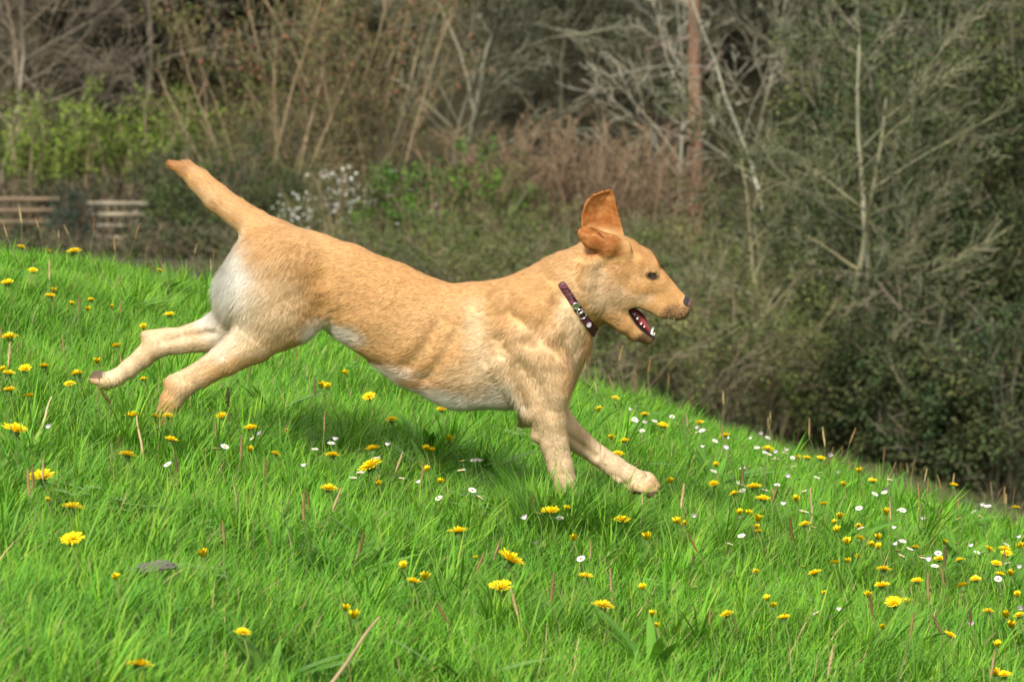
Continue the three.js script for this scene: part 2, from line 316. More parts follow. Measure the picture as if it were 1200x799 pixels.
      if (u > 732 && u < 800 && v > 354 && v < 404) {                                                       // gums and lip edges
        const q = gapeDist(u, v), lower = v - 360 > (u - 738) * 0.6, lip = (u < 770 ? 1 : 1 - smoothstep(u, 770, 780));
        c = mix3(c, Math.abs(w) < 8 ? [0.10, 0.02, 0.024] : DARK, lip * (1 - smoothstep(q + bs * 1.2, lower ? 3.8 : 1.6, lower ? 6.4 : 3.0)));
      }
      c = mix3(c, DARK, 1 - smoothstep(Math.hypot((u - 762) * 0.78, (v - 321.3 - (u - 762) * 0.15) * 1.3) + bs * 0.8, 5.2, 7.4));                 // rim of the eye
      c = mix3(c, BROWN, 0.5 * (1 - smoothstep(Math.hypot((u - 757) / 14, (v - 318) / 9) + 0.2 * (bs - 0.5), 0.4, 1)));
    }
    const pad = (u < 117 && v < 448.5) || (u > 744 && u < 770 && v > 582);
    if (pad) c = mix3(c, DARK, 0.8);
    return c;
  }

  // naive surface nets over one box of the field, cut by the plane under the collar
  const cut = (u, v) => (u - 668) * 0.83 - (v - 345) * 0.56;
  function nets(lo, hi, h, side, out) {
    const nx = Math.ceil((hi[0] - lo[0]) / h) + 1, ny = Math.ceil((hi[1] - lo[1]) / h) + 1, nz = Math.ceil((hi[2] - lo[2]) / h) + 1;
    const f = new Float32Array(nx * ny * nz), id = new Int32Array(nx * ny * nz).fill(-1);
    const sample = (u, v, w) => { const d = full(u, v, w), s = cut(u, v) * side; return v > 420 && u > 690 ? (side < 0 ? d : 60) : Math.max(d, -s - 4); };
    let q = 0;
    for (let k = 0; k < nz; k++) for (let j = 0; j < ny; j++) for (let i = 0; i < nx; i++) f[q++] = sample(lo[0] + i * h, lo[1] + j * h, lo[2] + k * h);
    const at = (i, j, k) => i + nx * (j + ny * k), E = [[0, 1], [2, 3], [4, 5], [6, 7], [0, 2], [1, 3], [4, 6], [5, 7], [0, 4], [1, 5], [2, 6], [3, 7]];
    const g = new Float32Array(8);
    for (let k = 0; k < nz - 1; k++) for (let j = 0; j < ny - 1; j++) for (let i = 0; i < nx - 1; i++) {
      let m = 0; for (let c = 0; c < 8; c++) { g[c] = f[at(i + (c & 1), j + (c >> 1 & 1), k + (c >> 2))]; if (g[c] < 0) m |= 1 << c; }
      if (m === 0 || m === 255) continue;
      let x = 0, y = 0, z = 0, n = 0;
      for (const [a, b] of E) if ((g[a] < 0) !== (g[b] < 0)) { const t = g[a] / (g[a] - g[b]); x += lerp(a & 1, b & 1, t); y += lerp(a >> 1 & 1, b >> 1 & 1, t); z += lerp(a >> 2, b >> 2, t); n++; }
      id[at(i, j, k)] = out.pos.length; out.pos.push([lo[0] + (i + x / n) * h, lo[1] + (j + y / n) * h, lo[2] + (k + z / n) * h]);
    }
    const quad = (a, b, c, d, flip) => { if (a < 0 || b < 0 || c < 0 || d < 0) return; flip ? out.idx.push(a, c, b, a, d, c) : out.idx.push(a, b, c, a, c, d); };
    for (let k = 1; k < nz - 1; k++) for (let j = 1; j < ny - 1; j++) for (let i = 1; i < nx - 1; i++) {
      const s = f[at(i, j, k)] < 0;
      if (s !== f[at(i + 1, j, k)] < 0) quad(id[at(i, j - 1, k - 1)], id[at(i, j, k - 1)], id[at(i, j, k)], id[at(i, j - 1, k)], s);
      if (s !== f[at(i, j + 1, k)] < 0) quad(id[at(i - 1, j, k - 1)], id[at(i - 1, j, k)], id[at(i, j, k)], id[at(i, j, k - 1)], s);
      if (s !== f[at(i, j, k + 1)] < 0) quad(id[at(i - 1, j - 1, k)], id[at(i, j - 1, k)], id[at(i, j, k)], id[at(i - 1, j, k)], s);
    }
  }
  const skinAt = (u, v, from = 90) => { let w = from; while (w > 2 && full(u, v, w) > 0) w -= 0.25; return w; };
  for (const line of [[[597, 362], [622, 378], [652, 405]], [[584, 392], [594, 424], [612, 468]], [[610, 420], [628, 446], [640, 474]], [[540, 380], [524, 410], [500, 440]], [[520, 372], [502, 400], [480, 426]], [[660, 345], [640, 372], [620, 392]]]) {
    const on = line.map(([u, v]) => [u, v, skinAt(u, v) + 2.4, 3.6]), deep = line[0][1] > 370 && line[0][0] > 515 && line[0][0] < 545 || line[0][0] === 520 ? 1.3 : 0;
    for (const sd of [1, -1]) chain(on.map(([u, v, w, r]) => [u, v, (w + deep) * sd, r]), 15, { sub: true });
  }
  { let w = 45; while (w > 5 && full(762, 321, w) > 0) w -= 0.1; SOCK[2] = w; }                                 // where the skin lies at the eye
  for (const s of [1, -1]) {                                                                                 // lids
    chain([[754.5, 319.5, (SOCK[2] - 1.2) * s, 1.5], [759, 316.2, (SOCK[2] - 0.4) * s, 2.1], [764, 316.4, (SOCK[2] - 1.6) * s, 2.0], [768, 320.5, (SOCK[2] - 4.6) * s, 1.5]], 2.2, { len: 2 });
    chain([[754.5, 321, (SOCK[2] - 1.4) * s, 1.2], [760, 325.6, (SOCK[2] - 0.6) * s, 1.6], [767.5, 323.5, (SOCK[2] - 4.2) * s, 1.2]], 2.2, { len: 2 });
  }
  socketOn = true;
  const out = { pos: [], idx: [] };
  nets([88, 180, -84], [704, 626, 84], 2.5, -1, out);
  nets([704, 500, -84], [786, 626, 84], 2.5, -1, out);
  nets([634, 214, -62], [818, 416, 62], 1.35, 1, out);
  const grad = (u, v, w) => { const e = 0.9, n = V(full(u + e, v, w) - full(u - e, v, w), full(u, v + e, w) - full(u, v - e, w), full(u, v, w + e) - full(u, v, w - e)); return n.lengthSq() < 1e-9 ? V(0, -1, 0) : n.normalize(); };
  const P = out.pos.length, pos = new Float32Array(P * 3), nor = new Float32Array(P * 3), col = new Float32Array(P * 3);
  out.pos.forEach(([u, v, w], i) => {
    const n = grad(u, v, w), q = toW(u, v, w), c = coat(u, v, w, n);
    pos.set([q.x, q.y, q.z], i * 3); nor.set([n.x, -n.y, n.z], i * 3); col.set(c, i * 3);
  });
  const bg = new THREE.BufferGeometry();
  bg.setAttribute('position', new THREE.BufferAttribute(pos, 3)); bg.setAttribute('normal', new THREE.BufferAttribute(nor, 3)); bg.setAttribute('color', new THREE.BufferAttribute(col, 3));
  // v runs downwards, so mirrored faces are turned round
  { const ix = out.idx; let a = 0, A = V(), B = V(), C = V(); for (let i = 0; i < ix.length; i += 3) { const t = ix[i + 1]; ix[i + 1] = ix[i + 2]; ix[i + 2] = t; }
    const g = i => V(pos[i * 3], pos[i * 3 + 1], pos[i * 3 + 2]), gn = i => V(nor[i * 3], nor[i * 3 + 1], nor[i * 3 + 2]);
    for (let i = 0; i < Math.min(ix.length, 30000); i += 3) { A = g(ix[i]); B = g(ix[i + 1]); C = g(ix[i + 2]); a += Math.sign(B.sub(A).cross(C.sub(A)).dot(gn(ix[i]))); }
    if (a < 0) for (let i = 0; i < ix.length; i += 3) { const t = ix[i + 1]; ix[i + 1] = ix[i + 2]; ix[i + 2] = t; } }
  bg.setIndex(out.idx);
  mesh('body', bg, M.skin, dog);

  // fur: short hairs lying along the body
  const nF = out.idx.length / 3, acc = new Float32Array(nF); let total = 0;
  const vx = i => out.pos[i];
  for (let f = 0; f < nF; f++) {
    const a = vx(out.idx[f * 3]), b = vx(out.idx[f * 3 + 1]), c = vx(out.idx[f * 3 + 2]);
    const ab = V(b[0] - a[0], b[1] - a[1], b[2] - a[2]), ac = V(c[0] - a[0], c[1] - a[1], c[2] - a[2]);
    let k = 1; if (a[0] > 690 && a[1] < 410) k = 2.4; else if (a[1] > 440 || a[0] < 240) k = 1.5;
    total += ab.cross(ac).length() * 0.5 * k; acc[f] = total;
  }
  const hairs = new MB(), HN = 430000;
  for (let h = 0; h < HN; h++) {
    const q = rnd() * total; let lo = 0, hi = nF - 1; while (lo < hi) { const m = lo + hi >> 1; if (acc[m] < q) lo = m + 1; else hi = m; }
    const a = vx(out.idx[lo * 3]), b = vx(out.idx[lo * 3 + 1]), c = vx(out.idx[lo * 3 + 2]);
    let r1 = rnd(), r2 = rnd(); if (r1 + r2 > 1) { r1 = 1 - r1; r2 = 1 - r2; }
    const u = a[0] + (b[0] - a[0]) * r1 + (c[0] - a[0]) * r2, v = a[1] + (b[1] - a[1]) * r1 + (c[1] - a[1]) * r2, w = a[2] + (b[2] - a[2]) * r1 + (c[2] - a[2]) * r2;
    if (Math.hypot((u - 762) * 0.8, (v - 321) * 1.15) < 5.2) continue;                                    // bare rim of the eye
    if (u > 732 && u < 780 && v > 354 && v < 404 && gapeDist(u, v) < (v - 360 > (u - 738) * 0.6 ? 4.2 : 1.8)) continue;
    if (Math.hypot((u - 804) / 8, (v - 357) / 9) < 1) continue;
    flowOut[3] = 0; field(u, v, w, true);
    const n = grad(u, v, w); let d = V(flowOut[0], flowOut[1], flowOut[2]); let L = flowOut[4];
    if (flowOut[3]) { d.set(-0.2, -1, 0); L = 2.5; }
    // longer hair: back of the thighs, underline, breast
    const rump = 1 - smoothstep(Math.hypot((u - 258) / 26, (v - 345) / 62), 0.5, 1.1), belly = v > 425 && u > 400 && u < 620 && n.y > 0.3 ? 1 : 0, flank = 1 - smoothstep(Math.hypot((u - 395) / 40, (v - 397) / 16), 0.4, 1.1);
    L *= 1 + 1.0 * rump + 0.5 * belly + 0.6 * flank; if (rump > 0.3) d.lerp(V(-0.7, 0.7, 0), rump * 0.7);
    if (u > 674 && v < 303 && w > 24) L = Math.min(L, 2.6);
    if (cut(u, v) > -7 && cut(u, v) < 7 && v > 322) L *= 0.4;                             // pressed down by the collar
    d.addScaledVector(n, -d.dot(n)); if (d.lengthSq() < 1e-6) continue; d.normalize();
    const j1 = noise3(u * 0.045, v * 0.045, w * 0.045), j2 = noise3(u * 0.16 + 9, v * 0.16, w * 0.16), sd = V().crossVectors(n, d);
    d.addScaledVector(sd, (u < 310 && v < 290 ? 0.03 : 0.09) * j1 + 0.06 * j2 + (rnd() - 0.5) * 0.36).normalize();
    const lift = 0.1 + 0.13 * rnd() + 0.05 * j2 + 0.34 * rump + 0.14 * belly + (cut(u, v) > 0 ? 0.06 : 0);
    L *= 0.65 + 0.7 * rnd();
    const dir = d.clone().addScaledVector(n, lift).normalize(), side = V().crossVectors(dir, n).normalize(), wd = 0.21 + 0.1 * rnd();
    let cc = coat(u, v, w, n); const tone = 1 + 0.05 * j2 + 0.06 * noise3(u * 0.4, v * 0.4, w * 0.4) + (rnd() - 0.5) * 0.56; cc = cc.map(x => x * tone);
    const p0 = toW(u - n.x * 0.5 + side.x * wd, v - n.y * 0.5 + side.y * wd, w - n.z * 0.5 + side.z * wd), p1 = toW(u - n.x * 0.5 - side.x * wd, v - n.y * 0.5 - side.y * wd, w - n.z * 0.5 - side.z * wd), p2 = toW(u + dir.x * L, v + dir.y * L, w + dir.z * L);
    const N = V(n.x, -n.y, n.z).addScaledVector(V(dir.x, -dir.y, dir.z), 0.18).addScaledVector(V(side.x, -side.y, side.z), (rnd() - 0.5) * 0.95).normalize();
    const i0 = hairs.vert(p0.x, p0.y, p0.z, N.x, N.y, N.z, cc); hairs.vert(p1.x, p1.y, p1.z, N.x, N.y, N.z, cc); hairs.vert(p2.x, p2.y, p2.z, N.x, N.y, N.z, cc);
    hairs.i.push(i0, i0 + 1, i0 + 2);
  }
  const fur = hairs.build('fur', M.fur, dog); fur.userData.kind = 'stuff';

  // eyes, nose, mouth
  const eyeM = new THREE.MeshPhysicalMaterial({ color: new THREE.Color().setRGB(0.022, 0.010, 0.005), roughness: 0.12, clearcoat: 1, clearcoatRoughness: 0.04 });
  for (const s of [1, -1]) { const e = mesh('eye', new THREE.SphereGeometry(5.6 * S, 28, 20), eyeM, dog); e.position.copy(toW(761.2, 321, (SOCK[2] - 5.5) * s)); e.userData.label = 'dark brown eye'; }
  const noseM = new THREE.MeshPhysicalMaterial({ vertexColors: true, roughness: 0.6, clearcoat: 0.08, clearcoatRoughness: 0.4 });
  {
    const g = new THREE.SphereGeometry(1, 48, 36), p = g.attributes.position, nc = [];
    for (let i = 0; i < p.count; i++) {
      const pk = smoothstep(p.getX(i) + 0.25 * noise3(p.getX(i) * 3, p.getY(i) * 3, p.getZ(i) * 3), 0.2, 0.65) * smoothstep(p.getY(i), -0.35, 0.05); nc.push(...mix3([0.02, 0.013, 0.012], [0.30, 0.13, 0.11], pk));
      let x = p.getX(i), y = p.getY(i), z = p.getZ(i);
      const k = y > 0 ? 1.0 : 0.78 + 0.1 * x; z *= k * (y > 0 ? 1 : 1 + 0.25 * y); x *= y > 0 ? 1 : 1 + 0.3 * y;
      for (const s of [1, -1]) { const q = Math.hypot(x - 0.62, (y + 0.08) * 1.2, z - 0.55 * s); if (q < 0.34) x -= 0.34 * (1 - q / 0.34); }
      x -= 0.10 * Math.exp(-z * z * 60) * (y < 0.3 ? 1 : 0);
      p.setXYZ(i, x * 10 * S, y * 10.2 * S, z * 12.5 * S);
    }
    g.setAttribute('color', new THREE.Float32BufferAttribute(nc, 3)); g.computeVertexNormals(); const n = mesh('nose', g, noseM, dog); n.position.copy(toW(800, 356.2, 0)); n.rotation.z = -0.62; n.userData.label = 'dusky pink and black nose';
  }
  // tongue and floor of the mouth
  const tongueM = new THREE.MeshPhysicalMaterial({ color: new THREE.Color().setRGB(0.30, 0.04, 0.048), roughness: 0.35, clearcoat: 0.35, clearcoatRoughness: 0.3 });
  const loft = (st, sides, name, mat, dent) => {
    const b = new MB(); let last = null;
    for (const [u, v, w, ry, rz] of st) { const ring = [];
      for (let i = 0; i < sides; i++) { const a = i / sides * 6.28319, q = toW(u, v + Math.sin(a) * ry + (dent ? dent * Math.exp(-((Math.cos(a) * 2.2) ** 2)) * (Math.sin(a) < 0 ? 1 : 0) : 0), w + Math.cos(a) * rz); ring.push(b.vert(q.x, q.y, q.z, 0, -Math.sin(a), Math.cos(a), [1, 1, 1])); }
      if (last) for (let i = 0; i < sides; i++) { const j = (i + 1) % sides; b.i.push(last[i], last[j], ring[i], last[j], ring[j], ring[i]); } last = ring; }
    const g = b.geometry(); g.deleteAttribute('color'); g.computeVertexNormals(); mat.side = DS; return mesh(name, g, mat, dog);
  };
  loft([[730, 362, 0, 3, 7], [737, 366, 0, 8, 10], [743, 369, 0, 9.5, 9.5], [749, 373, 0, 10, 9], [754, 377, 0, 10, 8.5], [758, 382, 0, 8, 8], [761, 387, 0, 5, 7], [763, 390, 0, 0.6, 2]], 16, 'tongue', tongueM, 2);
  const gumM = new THREE.MeshPhysicalMaterial({ color: new THREE.Color().setRGB(0.07, 0.012, 0.016), roughness: 0.4 });
  loft([[726, 356, 0, 3, 8], [733, 358, 0, 7, 12], [741, 357, 0, 5, 13], [752, 358, 0, 3, 10], [764, 362, 0, 3, 8], [772, 366, 0, 1.5, 4]], 14, 'palate', gumM);
  // teeth: along the lower jaw and the upper canine
  const toothM = new THREE.MeshPhysicalMaterial({ color: new THREE.Color().setRGB(0.78, 0.74, 0.66), roughness: 0.3, clearcoat: 0.4 });
  const tooth = (u, v, w, r, len, lean = 0) => { const g = new THREE.ConeGeometry(r * S, len * S, 9, 2); const t = mesh('tooth', g, toothM, dog); t.position.copy(toW(u, v, w)); t.rotation.z = lean; };
  for (const s of [1, -1]) {
    tooth(764.5, 387.5, 5.5 * s, 2.1, 9.5, -0.3); tooth(767, 391.5, 2.2 * s, 1.1, 4, -0.5);
    tooth(755, 381.5, 8.8 * s, 1.1, 2.8, -0.4); tooth(751.5, 378, 9.8 * s, 1.5, 3.4, -0.7); tooth(747, 371.5, 11.4 * s, 1.9, 4, -0.6); tooth(743.5, 366.5, 12.6 * s, 1.3, 3, -0.8);
    tooth(772, 371.5, 9 * s, 1.2, 4, Math.PI - 0.2);
  }
  // whiskers
  const wk = new MB();
  for (let i = 0; i < 14; i++) {
    const up = i < 9, u0 = up ? 776 + rnd() * 18 : 738 + rnd() * 20, v0 = up ? 362 + rnd() * 9 : 392 + rnd() * 6, sgn = i % 3 ? 1 : -1;
    const p = toW(u0, v0, sgn * (up ? 13 : 8)), pts = []; const dx = -0.3 + rnd() * 0.5, dy = up ? 0.5 + rnd() * 0.5 : 0.6 + rnd() * 0.4, L = (10 + rnd() * 14) * S;
    for (let k = 0; k <= 4; k++) { const t = k / 4; pts.push(V(p.x + (dx * t - 0.12 * t * t) * L, p.y - (dy * t - 0.2 * t * t) * L, p.z + sgn * 0.5 * t * L)); }
    wk.tube(pts, [0.14, 0.13, 0.11, 0.08, 0.03].map(r => r * S), 4, [0.55, 0.46, 0.33]);
  }
  wk.build('whiskers', M.bark, dog).userData.kind = 'stuff';
  // claws on the raised forepaw and the trailing hind paw
  const clawM = new THREE.MeshPhysicalMaterial({ color: new THREE.Color().setRGB(0.09, 0.06, 0.045), roughness: 0.4 });
  const claw = (u, v, w, turn) => { const c = mesh('claw', new THREE.ConeGeometry(1.7 * S, 8 * S, 8), clawM, dog); c.position.copy(toW(u, v, w)); c.rotation.z = turn; };
  for (let i = 0; i < 4; i++) { claw([767, 772.5, 775.5, 772][i], [589.5, 585.5, 581.5, 579][i], [-31, -36.5, -43, -49][i], -2.4); claw(100, 449 + (i % 2) * 2, -51 + i * 6, 1.9); claw(703, 604, 27 + i * 6, -2); claw(152, 530, 33 + i * 6, 2); }

  // collar: a strap fitted round the neck in the plane of the cut, with buckle ring and tags
  const collar = new THREE.Group(); collar.name = 'collar'; collar.userData.label = 'plum red woven collar with metal ring and round tag'; dog.add(collar);
  const C = V(668, 345, 0), X = V(0.56, 0.83, 0).normalize(), Nn = V(0.83, -0.56, 0).normalize();
  const ringAt = (a, off, along) => {                                                      // distance from the neck's axis to its skin in direction a
    const d = V(X.x * Math.cos(a), X.y * Math.cos(a), Math.sin(a)); let r = 60;
    for (let k = 0; k < 40; k++) { const f = full(C.x + d.x * r + Nn.x * along, C.y + d.y * r + Nn.y * along, d.z * r); if (f < 0.05) break; r -= Math.max(0.2, f * 0.7); }
    r += off; return V(C.x + d.x * r + Nn.x * along, C.y + d.y * r + Nn.y * along, d.z * r);
  };
  const strapCol = (k, e) => { const q = noise2(k * 0.9, e * 2.2); return q > 0.25 ? [0.16, 0.028, 0.05] : [0.075, 0.012, 0.024]; };
  { const b = new MB(), n = 120, prof = [[-4.6, 0.2], [-4.6, 2.2], [-3.6, 2.9], [0, 3.1], [3.6, 2.9], [4.6, 2.2], [4.6, 0.2]]; let last = null;
    for (let k = 0; k <= n; k++) { const a = k / n * 6.28319, ring = prof.map(([al, off], e) => { const q = ringAt(a, off - 5.5 * smoothstep(-Math.cos(a), 0.25, 0.75), al), p = toW(q.x, q.y, q.z); return b.vert(p.x, p.y, p.z, 0, 1, 0, strapCol(k, e)); });
      if (last) for (let e = 0; e < prof.length - 1; e++) b.i.push(last[e], last[e + 1], ring[e], last[e + 1], ring[e + 1], ring[e]); last = ring; }
    const g = b.geometry(); g.computeVertexNormals(); mesh('strap', g, new THREE.MeshStandardMaterial({ vertexColors: true, roughness: 0.8, side: DS }), collar); }
  const metal = new THREE.MeshStandardMaterial({ color: new THREE.Color().setRGB(0.72, 0.70, 0.66), metalness: 1, roughness: 0.28 });
  const fit = (name, g, a, off, roll = 0) => { const q = ringAt(a, off, 0), p = toW(q.x, q.y, q.z), c = toW(C.x, C.y, 0), m = mesh(name, g, metal, collar); m.position.copy(p); m.quaternion.setFromUnitVectors(V(0, 0, 1), p.clone().sub(c).normalize()); m.rotateZ(roll); return m; };
  const disc = new THREE.LatheGeometry([[0, 1.0], [2.9, 1.0], [3.2, 1.6], [4.2, 1.6], [4.5, 0.8], [4.5, -0.6], [0, -0.6]].map(([r, y]) => new THREE.Vector2(r * S, y * S)), 28); disc.rotateX(Math.PI / 2);
  fit('stud', disc, 1.33, 4.6);
  fit('ring', new THREE.TorusGeometry(4.8 * S, 0.9 * S, 10, 28), 1.02, 4.6);
  fit('buckle', new THREE.TorusGeometry(3.3 * S, 0.8 * S, 8, 24), 1.14, 5.0, 0.5);
  const tagRoot = ringAt(0.72, 5.5, 0), tp = toW(tagRoot.x, tagRoot.y, tagRoot.z);
  const tagMesh = mesh('tag', new THREE.CylinderGeometry(3.2 * S, 3.2 * S, 0.8 * S, 24), metal, collar); tagMesh.position.copy(tp); tagMesh.rotation.set(1.2, 0, 0.5);
}
// ---------------------------------------------------------------- meadow grass
const GRASS = [[0.128, 0.35, 0.010], [0.16, 0.39, 0.014], [0.10, 0.30, 0.013], [0.215, 0.395, 0.022], [0.145, 0.33, 0.022]];
const STRAW = [0.42, 0.33, 0.15];
function bladeInto(b, p, lean, dirA, len, wid, c, curl, seg = 3) {
  const dx = Math.cos(dirA), dz = Math.sin(dirA), sx = -dz, sz = dx; let prev = null;
  for (let k = 0; k <= seg; k++) {
    const t = k / seg, out = len * (lean * t + curl * t * t), up = len * t * (1 - 0.35 * curl * t);
    const x = p[0] + dx * out, y = p[1] + up, z = p[2] + dz * out, w = wid * (k === seg ? 0 : 1 - 0.55 * t * t) * 0.5;
    const nx = -dx * 0.8, ny = 0.5 + curl * t, nz = -dz * 0.8, nl = Math.hypot(nx, ny, nz);
    if (k < seg) {
      const a = b.vert(x - sx * w, y, z - sz * w, nx / nl - sx * 0.25, ny / nl, nz / nl - sz * 0.25, c), e = b.vert(x + sx * w, y, z + sz * w, nx / nl + sx * 0.25, ny / nl, nz / nl + sz * 0.25, c);
      if (prev) b.i.push(prev[0], prev[1], a, prev[1], e, a); prev = [a, e];
    } else { const a = b.vert(x, y, z, nx / nl, ny / nl, nz / nl, c); b.i.push(prev[0], prev[1], a); }
  }
}
{
  const rnd = mulberry(301);
  const meadow = new THREE.Group(); meadow.name = 'meadow_grass'; scene.add(meadow);
  tag(meadow, 'lush bright green meadow grass covering the slope', 'grass', null, 'stuff');
  // swards: squares of turf (blades, side, length, width, lean, curl, share of straw), then single tussocks
  const kinds = [
    [620, 0.30, 0.058, 0.0019, 0.50, 0.40, 0.03], [620, 0.30, 0.066, 0.0020, 0.45, 0.50, 0.04], [600, 0.30, 0.075, 0.0022, 0.42, 0.55, 0.03], [600, 0.30, 0.062, 0.0018, 0.60, 0.30, 0.09],
    [560, 0.30, 0.088, 0.0024, 0.35, 0.60, 0.03], [620, 0.30, 0.070, 0.0020, 0.55, 0.45, 0.05], [46, 0.05, 0.12, 0.0028, 0.25, 0.65, 0.01], [40, 0.045, 0.10, 0.0026, 0.3, 0.6, 0.05],
  ];
  const geos = kinds.map(([n, side, L, W, lean, curl, dry], kk) => {
    const b = new MB();
    for (let i = 0; i < n; i++) {
      const x = (rnd() - 0.5) * side, z = (rnd() - 0.5) * side, cl = 0.5 + 0.5 * noise2(x * 16 + kk * 9, z * 16), l = L * (0.35 + 0.5 * rnd() + 0.6 * cl), a = (kk > 5 ? Math.atan2(z, x) : noise2(x * 9 + kk * 5, z * 9) * 3) + (rnd() - 0.5) * 3.4;
      const c = rnd() < dry ? tint(STRAW, 0.25, rnd) : tint(GRASS[Math.floor(rnd() * GRASS.length)], 0.25, rnd);
      bladeInto(b, [x, -0.01, z], lean * (0.15 + rnd()), a, l, W * (0.75 + 1.0 * rnd()), c, curl * (0.2 + rnd()));
    }
    return b.geometry();
  });
  const spots = kinds.map(() => []), near = (x, z, m) => Math.abs(x) < 0.185 * (6.445 - z) + m;
  const step = 0.165;
  for (let z = 3.6; z > -8.6; z -= step) for (let x = -5; x < 5; x += step) {
    const px = x + (rnd() - 0.5) * 0.12, pz = z + (rnd() - 0.5) * 0.12;
    if (!near(px, pz, 0.3) && rnd() > 0.55) continue;
    const tall = noise2(px * 0.9 + 3, pz * 0.9 - 4) + 0.3 * (rnd() - 0.5);
    spots[tall > 0.45 ? (rnd() < 0.6 ? 4 : 2) : tall > 0.05 ? (rnd() < 0.5 ? 2 : 5) : tall > -0.4 ? (rnd() < 0.5 ? 1 : 5) : rnd() < 0.5 ? 0 : 3].push([px, pz]);
  }
  for (let i = 0; i < 5200; i++) { const x = (rnd() - 0.5) * 8, z = 3.2 - rnd() * 9.6; if (noise2(x * 1.3 + 8, z * 1.3) + 0.5 * noise2(x * 4, z * 4) > -0.1 + 0.6 * rnd()) spots[rnd() < 0.5 ? 6 : 7].push([x, z]); }
  for (const [cx, cz, n] of [[0.12, 0.22, 60], [0.15, 0.14, 30], [-0.74, 0.22, 26], [-0.88, 0.03, 12]]) for (let i = 0; i < n; i++) spots[6 + i % 2].push([cx + (rnd() - 0.5) * 0.22, cz + (rnd() - 0.5) * 0.2]);   // tussocks the paws sink into
  // broad-leaved weeds: rosettes and clover between the blades
  for (const [n, L, Wd, lift, col] of [[11, 0.085, 0.017, 0.55, [0.12, 0.29, 0.02]], [16, 0.013, 0.012, 0.2, [0.15, 0.33, 0.02]]]) {
    const b = new MB();
    for (let i = 0; i < n; i++) {
      const a = rnd() * 6.283, c = tint(col, 0.25, rnd);
      if (L > 0.03) bladeInto(b, [0, 0, 0], 1.1 - lift * rnd(), a, L * (0.6 + 0.6 * rnd()), Wd * (0.7 + 0.6 * rnd()), c, 0.5, 4);
      else { const r = 0.055 * Math.sqrt(rnd()), t = rnd() * 6.283, p = V(Math.cos(t) * r, 0.018 + 0.025 * rnd(), Math.sin(t) * r); for (let k = 0; k < 3; k++) b.leaf(p, V(Math.cos(a + k * 2.09), 0.15, Math.sin(a + k * 2.09)).normalize(), V(0, 1, 0), L, Wd, c); }
    }
    kinds.push([n]); geos.push(b.geometry()); const list = []; spots.push(list);
    for (let i = 0; i < (L > 0.03 ? 350 : 700); i++) { const x = (rnd() - 0.5) * 7, z = 3 - rnd() * 8.6; if (noise2(x * 1.1 - n, z * 1.1 + n) > -0.15 + 0.5 * rnd()) list.push([x, z]); }
  }
  const m = new THREE.Matrix4(), q = new THREE.Quaternion(), spin = new THREE.Quaternion(), c = new THREE.Color(), up = V(0, 1, 0), nv = V();
  spots.forEach((list, k) => {
    const im = new THREE.InstancedMesh(geos[k], M.blade, list.length); im.name = 'grass_blades'; im.castShadow = im.receiveShadow = true; im.userData.kind = 'stuff';
    list.forEach(([x, z], i) => {
      const s = 0.85 + 0.3 * rnd(), e = 0.08;
      nv.set(ground(x - e, z) - ground(x + e, z), 2 * e, ground(x, z - e) - ground(x, z + e)).normalize();
      q.setFromUnitVectors(up, nv).multiply(spin.setFromAxisAngle(up, rnd() * 6.283));
      m.compose(V(x, ground(x, z), z), q, V(s, s * (0.85 + 0.3 * rnd()), s)); im.setMatrixAt(i, m);
      const p1 = 0.5 + 0.5 * noise2(x * 1.3 + 50, z * 1.3), p2 = 0.5 + 0.5 * noise2(x * 4 - 20, z * 4), br = 0.94 + 0.24 * p1 + 0.14 * p2 + (rnd() - 0.5) * 0.16;
      c.setRGB(br * (0.9 + 0.26 * p2), br, br * (0.85 + 0.3 * rnd())); im.setColorAt(i, c);
    });
    meadow.add(im);
  });
}
